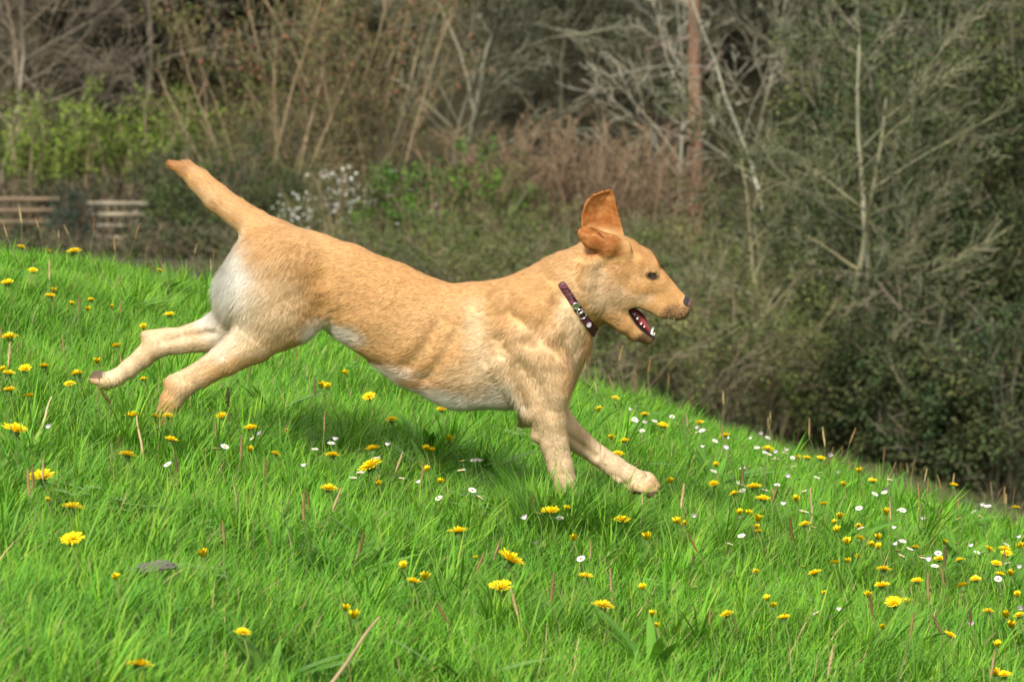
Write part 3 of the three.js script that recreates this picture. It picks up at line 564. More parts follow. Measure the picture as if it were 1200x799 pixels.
// ---------------------------------------------------------------- flowers, each at its place: x, z, width in mm, height in cm
const DANDELIONS = [[-1.457,-2.653,36,8],[-1.386,-2.714,26,8],[-1.343,-2.951,48,8],[-1.268,-1.659,25,8],[-1.29,-1.38,38,8],[-1.173,-1.324,35,8],[-1.177,-1.406,18,8],[-1.056,-2.721,21,8],[-0.891,-1.505,31,8],[-0.923,-1.209,19,8],[-0.935,-0.77,37,8],[-0.939,-0.466,19,8],[-1.035,-0.301,36,8],[-1.057,-0.176,30,8],[-1.159,-0.591,48,8],[-1.096,-0.12,17,8],[-1.077,-0.081,33,8],[-0.953,-0.239,42,8],[-1.046,0.109,36,8],[-1,0.144,32,8],[-0.943,0.676,52,8],[-0.954,-0.126,22,8],[-0.771,0.248,39,8],[-0.733,0.214,30,8],[-0.715,0.113,23,8],[-0.818,-0.325,27,8],[-0.614,0.013,25,8],[-0.545,0.091,36,8],[-1.115,-1.311,15,8],[-1.024,-1.373,13,8],[-1.073,-1.285,15,8],[-1.077,-1.377,22,8],[-0.732,0.673,41,8],[-0.669,0.483,30,8],[-0.836,1.053,51,8],[-0.754,1.239,41,8],[-0.715,1.522,39,8],[-0.472,0.389,22,8],[-0.525,0.362,15,8],[-0.372,0.166,35,8],[-0.353,0.601,36,8],[-0.519,1.355,19,8],[-0.626,1.67,14,8],[-0.415,1.794,21,8],[-0.535,2.121,42,8],[-0.478,-0.034,13,8],[-0.806,1.184,9,8],[-0.139,-0.353,19,8],[-0.188,-0.19,17,8],[-0.173,-0.2,13,8],[-0.295,0.003,40,8],[-0.291,0.196,53,8],[-0.179,0.083,16,8],[-0.148,0.176,14,8],[-0.265,0.397,14,8],[0.077,0.374,41,8],[0.111,0.264,14,8],[0.222,0.321,38,8],[-0.101,0.774,42,8],[0.121,0.56,17,8],[-0.006,0.931,59,8],[-0.02,1.126,45,8],[0.133,0.969,31,8],[0.16,1.135,41,8],[0.247,1.121,14,8],[-0.171,1.225,30,8],[-0.152,1.153,19,8],[-0.254,1.592,19,8],[-0.271,1.55,14,8],[-0.193,1.052,17,8],[0.354,-0.359,19,8],[0.343,0.188,19,8],[0.272,-0.9,31,8],[0.246,-0.639,32,8],[0.241,-0.913,17,8],[0.391,-1.385,31,8],[0.24,0.915,14,8],[0.251,1.213,10,8],[0.266,0.466,20,8],[-0.066,0.889,9,8],[0.572,-1.717,37,8],[0.673,-1.555,36,8],[0.458,-0.44,27,8],[0.491,-0.246,25,8],[0.557,-0.54,39,8],[0.552,-0.23,38,8],[0.644,-0.44,18,8],[0.747,-1.506,18,8],[0.772,-1.503,29,8],[0.81,-1.528,23,8],[0.843,-0.917,17,13],[0.914,-1.25,26,8],[1.119,-1.243,24,13],[0.497,-0.94,15,8],[0.703,-0.391,27,8],[0.73,-0.296,19,8],[0.486,-0.033,16,8],[0.51,-0.051,18,8],[0.523,0.012,20,8],[0.514,0.125,23,8],[0.515,0.073,13,8],[0.355,0.2,16,8],[0.623,0.005,26,8],[0.703,-0.168,13,8],[0.699,-0.076,17,8],[0.758,-0.17,17,8],[0.711,0.019,20,8],[0.741,-0.008,29,8],[0.786,-0.064,18,8],[0.765,-0.004,15,8],[0.781,-0.002,15,8],[0.724,0.115,14,8],[0.695,0.182,14,8],[0.657,0.28,21,8],[0.602,0.446,32,8],[0.763,0.234,35,8],[0.742,0.388,36,8],[0.748,0.533,39,8],[0.868,-0.069,30,8],[0.828,0.266,23,8],[0.96,-0.04,22,8],[0.93,0.213,34,8],[1.065,-0.317,31,8],[1.114,-0.399,33,8],[1.102,-0.299,23,8],[1.052,-0.124,26,8],[1.037,0.017,22,8],[1.253,-1.093,28,13],[0.971,0.117,25,8],[1.073,-0.059,17,8],[0.947,0.444,26,8],[0.984,0.441,19,8],[0.977,0.533,19,8],[1.007,0.456,21,8],[0.813,0.84,21,8],[0.918,0.739,16,8],[0.86,1.097,19,8],[0.873,1.111,25,8],[0.385,1.041,23,8],[0.489,1.022,23,8],[0.478,0.927,13,8],[0.47,0.874,13,8],[0.476,0.54,13,8],[0.686,0.868,13,8],[0.606,0.58,12,8],[0.702,0.483,17,8],[0.785,0.427,15,8],[0.91,0.002,24,8],[1.046,0.194,16,8],[1.17,-0.512,20,8],[0.967,-0.326,15,8],[0.866,-0.569,20,8],[0.809,-0.964,15,8],[0.547,-2.437,22,8],[-0.333,-0.638,32,8],[-0.165,-0.668,28,8],[-0.271,-0.404,29,8],[0.297,-2.31,22,8],[0.225,-1.419,20,8],[0.356,-1.708,32,8],[0.387,-1.406,29,8],[-0.415,-1.138,17,8],[-0.431,-0.696,18,8],[-0.449,-0.715,20,8]];
const DAISIES = [[-0.392,-0.065,15,7],[-0.378,-0.035,16,7],[-0.381,0.045,13,7],[-0.31,-0.066,15,7],[-0.323,-0.016,16,7],[-0.27,-0.138,13,7],[-0.106,-0.057,18,7],[-0.107,0.013,18,7],[-0.083,-0.147,15,7],[-0.07,-0.136,17,7],[-0.052,-0.166,19,7],[-0.218,-0.888,12,7],[-0.575,0.073,18,7],[-0.53,0.081,18,7],[-0.588,0.418,14,7],[-0.571,0.407,15,7],[-0.657,0.648,15,7],[-0.899,0.549,12,7],[0.045,0.718,15,7],[0.129,0.795,14,7],[0.463,-1.728,16,7],[0.496,-1.745,16,7],[0.507,-1.673,16,7],[0.568,-2.402,15,7],[0.464,-2.375,15,7],[0.633,-1.268,13,13],[0.564,-0.992,13,7],[0.58,-0.96,15,7],[0.613,-1.008,13,7],[0.668,-0.899,17,7],[0.7,-0.947,17,7],[0.628,-0.741,14,7],[0.742,-0.951,15,7],[0.776,-0.968,15,13],[0.537,-1.066,13,7],[0.928,-1.115,15,7],[0.901,-0.796,12,13],[0.805,-2.493,18,7],[0.638,-0.186,21,7],[0.984,-0.891,23,7],[0.923,-0.719,16,7],[1.113,-0.736,12,13],[1.122,-0.704,16,13],[1.12,-0.805,19,7],[1.161,-0.674,14,7],[1.202,-0.727,14,7],[1.14,-0.536,14,7],[0.994,-0.329,14,7],[0.842,-0.083,15,7],[0.823,-0.045,15,7],[0.821,-0.004,22,7],[0.874,-0.015,15,7],[0.873,0.016,15,7],[0.888,-0.001,15,7],[0.913,-0.038,18,7],[0.894,0.052,16,7],[0.822,0.059,11,7],[1.026,-0.313,12,7],[1.005,-0.224,13,7],[1.025,-0.107,15,7],[1.091,-0.207,17,7],[1.102,-0.123,15,7],[1.029,0.047,13,7],[1.008,0.21,14,7],[0.588,0.343,14,7],[0.612,0.805,14,7],[0.583,0.914,11,7],[0.556,0.93,13,7],[0.338,0.902,13,7],[0.889,0.611,8,7],[0.758,-0.138,15,7],[0.643,-0.032,13,7],[0.473,0.203,11,7],[0.934,-1.124,15,7],[0.927,-0.137,15,7],[0.853,-0.05,13,7],[0.59,-1.344,15,7],[0.699,-2.457,15,7],[0.778,-2.808,16,7],[0.657,-1.205,15,7],[0.703,-1.139,13,7],[0.542,-1.278,13,7],[0.519,-1.332,13,7]];
{
  const rnd = mulberry(411), YELLOW = [0.88, 0.68, 0.010], YELLOW2 = [0.84, 0.59, 0.008];
  // ray florets in rings; open 0 closed .. 1 flat
  const head = (rings, c0) => {
    const b = new MB();
    for (const [n, r, rise, wid, r0] of rings) for (let i = 0; i < n; i++) {
      const a = (i + rnd() * 0.7) / n * 6.283, l = r * (0.85 + 0.25 * rnd()), dx = Math.cos(a), dz = Math.sin(a), h = rise * (0.75 + 0.5 * rnd()), c = tint(rnd() < 0.7 ? YELLOW : YELLOW2, 0.12, rnd);
      const s = wid / 2, mx = dx * (r0 + (l - r0) * 0.55), mz = dz * (r0 + (l - r0) * 0.55), n0 = [-dx * 0.3, 0.95, -dz * 0.3];
      const p = [[dx * r0, 0.02, dz * r0, s * 0.6], [mx, 0.02 + h * 0.62, mz, s], [dx * l, 0.02 + h - 0.03 * rnd(), dz * l, s * 0.8]].map(([x, y, z, w]) => [b.vert(x - dz * w, y, z + dx * w, ...n0, c), b.vert(x + dz * w, y, z - dx * w, ...n0, c)]);
      for (let k = 0; k < 2; k++) b.i.push(p[k][0], p[k][1], p[k + 1][0], p[k][1], p[k + 1][1], p[k + 1][0]);
    }
    return b.geometry();
  };
  const openHeads = [head([[20, 0.5, 0.06, 0.09, 0.06], [16, 0.42, 0.13, 0.085, 0.05], [13, 0.31, 0.19, 0.08, 0.04], [10, 0.18, 0.23, 0.07, 0.02]]), head([[18, 0.5, 0.14, 0.095, 0.06], [15, 0.43, 0.2, 0.09, 0.05], [12, 0.3, 0.25, 0.08, 0.04], [9, 0.16, 0.27, 0.07, 0.02]])];
  const cupHead = head([[16, 0.42, 0.5, 0.13, 0.12], [12, 0.32, 0.55, 0.12, 0.09], [9, 0.2, 0.58, 0.11, 0.04]]);
  const GREEN = [0.10, 0.19, 0.04], bract = (() => { const b = new MB(); b.tube([V(0, -0.22, 0), V(0, -0.16, 0), V(0, -0.05, 0), V(0, 0.06, 0)], [0.05, 0.15, 0.19, 0.2], 10, GREEN); for (let i = 0; i < 10; i++) { const a = i / 10 * 6.283; b.leaf(V(Math.cos(a) * 0.15, -0.12, Math.sin(a) * 0.15), V(Math.cos(a) * 0.7, -0.8, Math.sin(a) * 0.7).normalize(), V(Math.cos(a), 0.3, Math.sin(a)).normalize(), 0.22, 0.07, [0.09, 0.17, 0.04]); } return b.geometry(); })();
  const stemG = (col, r) => { const b = new MB(); b.tube([V(0, -0.1, 0), V(0.01, 0.3, 0.006), V(0.008, 0.65, 0.01), V(0, 1, 0)], [r, r * 0.95, r * 0.9, r * 0.85], 6, col); return b.geometry(); };
  const dStem = stemG([0.15, 0.22, 0.045], 0.0021), yStem = stemG([0.13, 0.22, 0.06], 0.0011);
  const protos = {};
  function flower(kind, x, z, size, hgt, tilt, spin) {
    const y = ground(x, z), g = thing(kind.name, kind.label, kind.cat, V(x, y, z), kind.group);
    const st = mesh('stem', kind.stem, M.petal, g); st.scale.set(1, hgt, 1);
    const hd = mesh('flower_head', kind.heads[Math.floor(rnd() * kind.heads.length)], M.petal, g); hd.position.set(0, hgt, 0); hd.scale.setScalar(size); hd.rotation.set(Math.cos(spin) * tilt, spin * 2.1, Math.sin(spin) * tilt, 'XZY');
    mesh('bracts', kind.bract, M.petal, hd);
    if (kind.eye) mesh('disc', kind.eye, M.petal, hd);
    return g;
  }
  const OPEN = { name: 'dandelion', label: 'fully open yellow dandelion standing in the grass', cat: 'dandelion', group: 'open dandelions across the meadow', stem: dStem, heads: openHeads, bract };
  const CUP = { name: 'closing_dandelion', label: 'small half closed yellow dandelion cup low in the grass', cat: 'dandelion', group: 'half closed dandelions across the meadow', stem: dStem, heads: [cupHead], bract };
  const BIG = { ...OPEN, label: 'large wide open yellow dandelion in the taller grass', group: 'largest dandelions in the meadow' };
  for (const [x, z, mm, cm] of DANDELIONS) {
    const spin = rnd() * 6.283, far = rnd();
    if (mm < 21) flower(CUP, x, z, 0.001 * mm * 1.25, cm / 100 - 0.005, 0.25 * far, spin);
    else flower(mm > 42 ? BIG : OPEN, x, z, 0.001 * Math.max(27, mm) * 1.02, cm / 100 + 0.01 * rnd(), 0.08 + 0.42 * far * far, spin);
  }
  // daisies: white rays round a yellow disc
  const rays = (() => { const b = new MB(); for (let i = 0; i < 22; i++) { const a = i / 22 * 6.283, d = V(Math.cos(a), 0.18 + 0.15 * rnd(), Math.sin(a)).normalize(); b.leaf(V(Math.cos(a) * 0.12, 0, Math.sin(a) * 0.12), d, V(-Math.cos(a) * 0.3, 0.95, -Math.sin(a) * 0.3), 0.4, 0.15, tint([0.80, 0.79, 0.77], 0.05, rnd)); } return b.geometry(); })();
  const pinkRays = (() => { const b = new MB(); for (let i = 0; i < 20; i++) { const a = i / 20 * 6.283, d = V(Math.cos(a), 0.9 + 0.3 * rnd(), Math.sin(a)).normalize(); b.leaf(V(Math.cos(a) * 0.12, 0, Math.sin(a) * 0.12), d, V(Math.cos(a), 0.3, Math.sin(a)).normalize(), 0.55, 0.16, tint([0.80, 0.70, 0.72], 0.06, rnd)); } return b.geometry(); })();
  const eye = new MB(); eye.tube([V(0, -0.02, 0), V(0, 0.05, 0), V(0, 0.09, 0), V(0, 0.11, 0)], [0.17, 0.17, 0.12, 0.01], 10, [0.75, 0.5, 0.02]);
  const cup = new MB(); cup.tube([V(0, -0.14, 0), V(0, -0.06, 0), V(0, 0.0, 0)], [0.04, 0.14, 0.17], 8, GREEN);
  const eyeG = eye.geometry(), cupG = cup.geometry();
  const WHITE = { name: 'daisy', label: 'small open white daisy with yellow centre in the grass', cat: 'daisy', group: 'open daisies across the meadow', stem: yStem, heads: [rays], bract: cupG, eye: eyeG };
  const PINK = { name: 'closed_daisy', label: 'half closed pinkish white daisy in the grass', cat: 'daisy', group: 'half closed daisies across the meadow', stem: yStem, heads: [pinkRays], bract: cupG };
  DAISIES.forEach(([x, z, mm, cm], i) => flower(i % 4 === 1 ? PINK : WHITE, x, z, 0.001 * Math.max(15, mm) * (i % 4 === 1 ? 1.15 : 1.2), cm / 100 + 0.006 + 0.012 * rnd(), 0.1 + 0.5 * rnd(), rnd() * 6.283));

  for (let i = 0; i < 85; i++) {                // more of them scattered over the far slope and below the dog's path
    const cl = i % 5 === 0, x = cl ? -0.6 + rnd() * 0.7 : 0.3 + rnd() * 1.0, z = cl ? rnd() * 0.5 : 0.35 - rnd() * 2.9;
    flower(i % 4 === 1 ? PINK : WHITE, x, z, 0.016 + 0.004 * rnd(), 0.068 + 0.014 * rnd(), 0.1 + 0.5 * rnd(), rnd() * 6.283);
  }
  // ripening grass spikes
  const spikeG = (() => { const b = new MB(), pts = [], rad = []; for (let k = 0; k <= 8; k++) { const t = k / 8; pts.push(V(0.012 * t * t, t, 0)); rad.push((0.12 + 0.5 * Math.sin(Math.PI * Math.min(1, t * 0.92 + 0.08)) ** 0.7) * 0.075); } b.tube(pts, rad, 7, [1, 1, 1]);
    for (let i = 0; i < 150; i++) { const t = rnd(), a = rnd() * 6.283, r = 0.04 * Math.sin(Math.PI * Math.min(1, t * 0.92 + 0.08)); b.leaf(V(Math.cos(a) * r, t, Math.sin(a) * r), V(Math.cos(a) * 0.5, 0.85, Math.sin(a) * 0.5).normalize(), V(Math.cos(a), 0.2, Math.sin(a)).normalize(), 0.12, 0.035, tint([1, 1, 1], 0.3, rnd)); } return b.geometry(); })();
  const tones = [[0.17, 0.095, 0.03], [0.25, 0.165, 0.06], [0.38, 0.29, 0.13], [0.11, 0.07, 0.03]].map(c => new THREE.MeshStandardMaterial({ vertexColors: true, color: new THREE.Color().setRGB(...c), roughness: 0.9, side: DS }));
  const haulm = stemG([0.18, 0.19, 0.075], 0.0009);
  const says = ['dark brown grass spike rising above the meadow grass', 'mid brown grass spike rising above the meadow grass', 'straw coloured grass spike rising above the meadow grass', 'blackish plantain spike rising above the meadow grass'], sets = ['dark brown grass spikes', 'mid brown grass spikes', 'straw coloured grass spikes', 'blackish plantain spikes'];
  for (let i = 0; i < 180; i++) {
    const d = 4.9 + 5.6 * rnd(), x = (rnd() - 0.5) * 0.36 * d, z = 6.445 - d, k = [0, 1, 1, 1, 2, 2, 3][Math.floor(rnd() * 7)], hg = (d > 8.3 ? 0.13 : 0.085) + 0.05 * rnd();
    const g = thing('grass_spike', says[k], 'grass spike', V(x, ground(x, z), z), sets[k]);
    g.rotation.set((rnd() - 0.5) * 0.5, rnd() * 6.283, (rnd() - 0.5) * 0.7);
    const s = mesh('stalk', haulm, M.petal, g); s.scale.set(1, hg, 1);
    const h = mesh('seed_head', spikeG, tones[k], g); h.position.y = hg; const l = 0.022 + 0.03 * rnd(); h.scale.set(k === 3 ? l * 1.25 : l, l, k === 3 ? l * 1.25 : l); h.rotation.z = (rnd() - 0.5) * 0.6;
  }
  // dry stalks and a scrap of bark lying in the sward
  const stalk = (label, a, b, r, col) => { const m = new MB(), p0 = V(a[0], ground(a[0], a[1]) + a[2], a[1]), p1 = V(b[0], ground(b[0], b[1]) + b[2], b[1]), pts = []; for (let k = 0; k <= 6; k++) { const t = k / 6; pts.push(p0.clone().lerp(p1, t).add(V(0.004 * Math.sin(t * 5), 0.006 * Math.sin(t * 3.1), 0))); } m.tube(pts, pts.map((_, k) => r * (1 - 0.09 * k)), 7, p => { const q = 0.8 + 0.4 * (0.5 + 0.5 * noise3(p.x * 90, p.y * 90, p.z * 90)); return col.map(x => x * q); }); const o = m.build(numbered('dry_stalk'), M.bark, scene); tag(o, label, 'stalk'); };
  stalk('pale straw stalk standing upright beside the near hind paw', [-0.735, 0.42, 0.0], [-0.742, 0.40, 0.115], 0.0036, [0.50, 0.37, 0.19]);
  stalk('brown dry stalk lying aslant across the short grass', [-0.285, 1.93, 0.045], [-0.205, 1.70, 0.12], 0.0034, [0.40, 0.27, 0.15]);
  stalk('bleached stalk leaning beside the wide dandelions', [-0.95, 0.40, 0.02], [-0.92, 0.33, 0.12], 0.003, [0.50, 0.38, 0.22]);
  stalk('tan stalk leaning out of the grass on the daisy slope', [0.66, -0.28, 0.02], [0.665, -0.27, 0.13], 0.0032, [0.47, 0.35, 0.2]);
  {
    const g = new THREE.SphereGeometry(1, 20, 12), p = g.attributes.position, c = []; for (let i = 0; i < p.count; i++) { const k = 1 + 0.3 * noise3(p.getX(i) * 1.5, p.getY(i) * 1.5, p.getZ(i) * 1.5); p.setXYZ(i, p.getX(i) * 0.042 * k, p.getY(i) * 0.007 * k + 0.006 * Math.sin(p.getX(i) * 2), p.getZ(i) * 0.016 * k); const t = 0.7 + 0.5 * rnd(); c.push(0.13 * t, 0.115 * t, 0.10 * t); } g.computeVertexNormals(); g.setAttribute('color', new THREE.Float32BufferAttribute(c, 3));
    const o = mesh('bark_scrap', g, M.bark, scene); o.position.set(-0.60, ground(-0.60, 1.42) + 0.045, 1.42); o.rotation.set(0.2, 0.3, -0.18); tag(o, 'flat grey scrap of bark lying on the grass', 'bark');
  }
}
// ---------------------------------------------------------------- fence, scrub and wood beyond the brow of the hill
const at = (b, d) => { const x = b * d, z = 6.445 - d; return V(x, ground(x, z) - 0.03, z); };   // a place by bearing (tangent) and distance from the viewpoint
function rotateAbout(d, ang, rnd) {             // turn a direction by ang about a random axis across it
  const a = V(rnd() - 0.5, rnd() - 0.5, rnd() - 0.5).cross(d).normalize(); return d.clone().applyAxisAngle(a, ang);
}
// o: kids per level, ratio, spread, wob, up (tropism), cols, sites gathered from level 'leafFrom'
function grow(parts, p, d, len, r, lvl, o, rnd, sites) {
  const n = lvl === 0 ? 9 : lvl === 1 ? 6 : 4, pts = [p.clone()], rad = [r], dir = d.clone(), q = p.clone(), dirs = [dir.clone()];
  for (let k = 1; k <= n; k++) {
    dir.x += (rnd() - 0.5) * o.wob; dir.y += (rnd() - 0.5) * o.wob + (o.up[lvl] ?? 0) / n; dir.z += (rnd() - 0.5) * o.wob; dir.normalize();
    q.addScaledVector(dir, len / n); pts.push(q.clone()); rad.push(Math.max(o.rmin, r * (1 - 0.75 * k / n))); dirs.push(dir.clone());
  }
  const c = tint(o.cols[Math.min(lvl, o.cols.length - 1)], 0.22, rnd);
  parts[Math.min(lvl, parts.length - 1)].tube(pts, rad, lvl === 0 ? 8 : lvl === 1 ? 5 : 3, o.mottle ? (pt) => { const k = 0.75 + 0.5 * (0.5 + 0.5 * noise3(pt.x * 5, pt.y * 5, pt.z * 5)); return c.map(x => x * k); } : c);
  if (sites && lvl >= o.leafFrom) for (let k = 1; k <= n; k++) sites.push([pts[k], dirs[k]]);
  if (lvl >= o.kids.length) return;
  for (let i = 0; i < o.kids[lvl]; i++) {
    const t = (o.from[lvl] ?? 0.2) + (1 - (o.from[lvl] ?? 0.2)) * (i + rnd()) / o.kids[lvl], f = t * n, k = Math.min(n - 1, Math.floor(f)), s = pts[k].clone().lerp(pts[k + 1], f - k);
    grow(parts, s, rotateAbout(dirs[k], (o.spread[lvl] ?? 0.8) * (0.6 + 0.8 * rnd()), rnd), len * (o.ratio[lvl] ?? 0.5) * (0.6 + 0.6 * rnd()) * (1.1 - 0.55 * t), Math.max(o.rmin, rad[k] * 0.55), lvl + 1, o, rnd, sites);
  }
}
function leaves(b, sites, n, size, cols, rnd, scatter = 0.06) {
  for (let i = 0; i < n; i++) {
    const [p, d] = sites[Math.floor(rnd() * sites.length)], q = p.clone().add(V((rnd() - 0.5) * 2 * scatter, (rnd() - 0.5) * 2 * scatter, (rnd() - 0.5) * 2 * scatter));
    const dir = rotateAbout(d, 0.5 + rnd() * 1.2, rnd), nr = V(rnd() - 0.5, rnd() * 0.9 + 0.1, rnd() - 0.5).normalize(), l = size * (0.6 + 0.8 * rnd());
    b.leaf(q, dir, nr, l, l * 0.55, tint(cols[Math.floor(rnd() * cols.length)], 0.3, rnd));
  }
}
function tree(name, label, category, group, pos, seed, o) {
  const rnd = mulberry(seed), g = thing(name, label, category, pos, group), trunk = new MB(), limbs = new MB(), sites = [];
  const stems = o.stems ?? 1;
  for (let s = 0; s < stems; s++) {
    const a = (s + rnd()) / stems * 6.283, tilt = o.tilt ?? 0.06, d = o.dir ? o.dir.clone().normalize() : V(Math.cos(a) * tilt * (0.4 + rnd()), 1, Math.sin(a) * tilt * (0.4 + rnd())).normalize();
    const foot = stems > 1 ? V(Math.cos(a) * (o.foot ?? 0.15) * rnd(), 0, Math.sin(a) * (o.foot ?? 0.15) * rnd()) : V(0, 0, 0);
    grow([trunk, limbs], foot, d, o.h * (stems > 1 ? 0.7 + 0.45 * rnd() : 1), o.r, 0, o, rnd, sites);
  }
  trunk.build(stems > 1 ? 'stems' : 'trunk', M.bark, g); limbs.build('branches', M.bark, g);
  if (o.leaf) { const b = new MB(); const use = o.leaf.above ? sites.filter(s => s[0].y > o.leaf.above) : sites; leaves(b, use, o.leaf.n, o.leaf.size, o.leaf.cols, rnd, o.leaf.scatter); b.build('crown', M.leaf, g); }
  if (o.bud) { const b = new MB(); const use = sites.filter(o.bud.where ?? (() => true)); leaves(b, use, o.bud.n, o.bud.size, o.bud.cols, rnd, 0.03); b.build(o.bud.name, M.leaf, g).userData.kind = 'stuff'; }
  return g;
}
// a leafy bush: clumps of leaves in an uneven mound on a few stems
function bush(name, label, category, group, pos, seed, o) {
  const rnd = mulberry(seed), g = thing(name, label, category, pos, group), b = new MB(), st = new MB();
  const clumps = [];
  for (let i = 0; i < o.clumps; i++) {
    let x, y, z; do { x = rnd() * 2 - 1; y = rnd(); z = rnd() * 2 - 1; } while (x * x + (y * 2 - 1) ** 2 * 0.8 + z * z > 1 || (rnd() < 0.7 && x * x + y * y + z * z < 0.35));
    const k = 1 + 0.28 * noise3(x * 1.6 + seed, y * 1.6, z * 1.6);
    clumps.push([V(x * o.w / 2 * k, 0.04 * o.h + y * o.h * k, z * (o.dep ?? o.w) / 2 * k), o.clump * (0.55 + 0.9 * rnd()), tint(o.cols[Math.floor(rnd() * o.cols.length)], 0.25, rnd)]);
  }
  for (const [c] of clumps) if (rnd() < (o.wood ?? 0.5)) {
    const f = V((rnd() - 0.5) * 0.25 * o.w, 0, (rnd() - 0.5) * 0.25 * o.w), m = f.clone().lerp(c, 0.5).add(V(0, 0.12 * o.h, 0)), cc = tint(o.stem, 0.3, rnd), far = c.clone().add(V((rnd() - 0.5) * 2 * o.clump, o.clump * rnd(), (rnd() - 0.5) * 2 * o.clump));
    st.tube([f, f.clone().lerp(m, 0.5), m, c, far], [0.018, 0.014, 0.011, 0.007, 0.002].map(r => r * (o.thick ?? 1)), 4, cc);
    for (let k = 0; k < 4; k++) { const e = c.clone().add(V((rnd() - 0.5) * 3 * o.clump, (rnd() - 0.2) * 2 * o.clump, (rnd() - 0.5) * 3 * o.clump)); st.tube([m.clone().lerp(c, 0.4 + 0.6 * rnd()), c.clone().lerp(e, 0.5), e], [0.005, 0.004, 0.0015].map(r => r * (o.thick ?? 1)), 3, cc); }
  }
  const per = Math.round(o.n / o.clumps);
  for (const [c, r, col] of clumps) for (let i = 0; i < per; i++) {
    const u = V(rnd() - 0.5, rnd() - 0.5, rnd() - 0.5).normalize(), q = c.clone().addScaledVector(u, r * Math.pow(rnd(), 0.5));
    const nr = u.clone().add(V(rnd() - 0.5, 0.5 + rnd() * 0.6, rnd() - 0.5)).normalize(), l = o.size * (0.6 + 0.8 * rnd()), d = V(u.x + (rnd() - 0.5), u.y * 0.4 + (rnd() - 0.6), u.z + (rnd() - 0.5)).normalize();
    b.leaf(q, d, nr, l, l * (o.slim ?? 0.5), tint(col, 0.22, rnd));
  }
  st.build('stems', M.bark, g); b.build('foliage', M.leaf, g);
  if (o.bloom) { const f = new MB(); for (let i = 0; i < o.bloom.n; i++) { const [c, r] = clumps[Math.floor(rnd() * clumps.length)], u = V(rnd() - 0.5, rnd() - 0.3, rnd() - 0.3).normalize(), q = c.clone().addScaledVector(u, r * 1.15); for (let k = 0; k < 5; k++) { const nr = V(rnd() - 0.5, rnd(), rnd() - 0.2).normalize(); f.leaf(q, rotateAbout(nr, 1.3, rnd), nr, o.bloom.size, o.bloom.size * 0.8, o.bloom.col); } } f.build('blossom', M.petal, g); }
  return g;
}
const B = px => (px - 600) * 0.000277;          // bearing of a place, counted in 0.277 mrad steps from the camera's axis

// -- rail fence at the foot of the hedge
const wood = (c, rnd) => (pt) => { const k = 0.8 + 0.4 * (0.5 + 0.5 * noise3(pt.x * 3, pt.y * 30, pt.z * 3)) + (rnd() - 0.5) * 0.1; return c.map(x => x * k); };
function beam(name, a, b, wy, wz, col, parent, rnd) {  // a weathered plank with softened, slightly wavering edges
  const m = new MB(), n = 8, ax = b.clone().sub(a), L = ax.length(); let last = null; ax.normalize();
  const up = Math.abs(ax.y) > 0.8 ? V(1, 0, 0) : V(0, 1, 0), sd = V().crossVectors(ax, up).normalize(), u2 = V().crossVectors(sd, ax).normalize();
  const prof = [[-1, -0.8], [-0.8, -1], [0.8, -1], [1, -0.8], [1, 0.8], [0.8, 1], [-0.8, 1], [-1, 0.8]];
  for (let k = 0; k <= n; k++) {
    const p = a.clone().addScaledVector(ax, L * k / n), j = 1 + (rnd() - 0.5) * 0.12, tone = 0.8 + 0.4 * rnd();
    const ring = prof.map(([y, z]) => { const q = p.clone().addScaledVector(u2, y * wy / 2 * j).addScaledVector(sd, z * wz / 2 * j), nn = u2.clone().multiplyScalar(y).addScaledVector(sd, z).normalize(); return m.vert(q.x, q.y, q.z, nn.x, nn.y, nn.z, col.map(x => x * tone)); });
    if (last) for (let s = 0; s < 8; s++) { const e = (s + 1) % 8; m.i.push(last[s], last[e], ring[s], last[e], ring[e], ring[s]); }
    else for (let s = 1; s < 7; s++) m.i.push(ring[0], ring[s], ring[s + 1]);
    last = ring;
  }
  for (let s = 1; s < 7; s++) m.i.push(last[0], last[s + 1], last[s]);
  return m.build(name, M.bark, parent);
}
{
  const rnd = mulberry(900);
  const hurdle = (label, b0, b1, d, rails, col, top) => {
    const p0 = at(b0, d), p1 = at(b1, d + 0.5), g = thing('rail_fence', label, 'fence', p0.clone());
    const e = V(p1.x - p0.x, 0, p1.z - p0.z);
    for (let i = 0; i < rails; i++) { const y = top - i * 0.185 * d / 50; beam('rail', V(-0.06, y, 0.05), V(e.x * (1.03 - 0.05 * i), y - 0.03 - 0.02 * rnd(), e.z + 0.05), 0.085, 0.035, tint(col, 0.15, rnd), g, rnd); }
    for (const t of [0.04, 0.8]) beam('post', V(e.x * t, -0.3, e.z * t - 0.03), V(e.x * t, top - 0.06, e.z * t - 0.03), 0.09, 0.09, tint(col, 0.2, rnd).map(x => x * 0.7), g, rnd);
  };
  hurdle('pale weathered wooden fence section with four rails at the foot of the hedge', B(101), B(172), 50, 4, [0.36, 0.31, 0.23], 0.86);
  hurdle('darker brown fence section with three rails half hidden by the round conifer bush', B(-25), B(66), 50, 3, [0.19, 0.135, 0.085], 0.86);
}
// brush, hedge and trees
const GREY = [0.20, 0.17, 0.125], TANB = [0.33, 0.25, 0.15], MOSS = [0.17, 0.165, 0.085], LICH = [0.33, 0.31, 0.24], PINE = [0.30, 0.165, 0.10];
const OLIVE = [[0.10, 0.125, 0.03], [0.13, 0.14, 0.045], [0.075, 0.10, 0.03]], DKG = [[0.028, 0.055, 0.022], [0.04, 0.07, 0.03], [0.05, 0.075, 0.025]], YEL = [[0.24, 0.33, 0.045], [0.19, 0.28, 0.04], [0.16, 0.20, 0.05]];

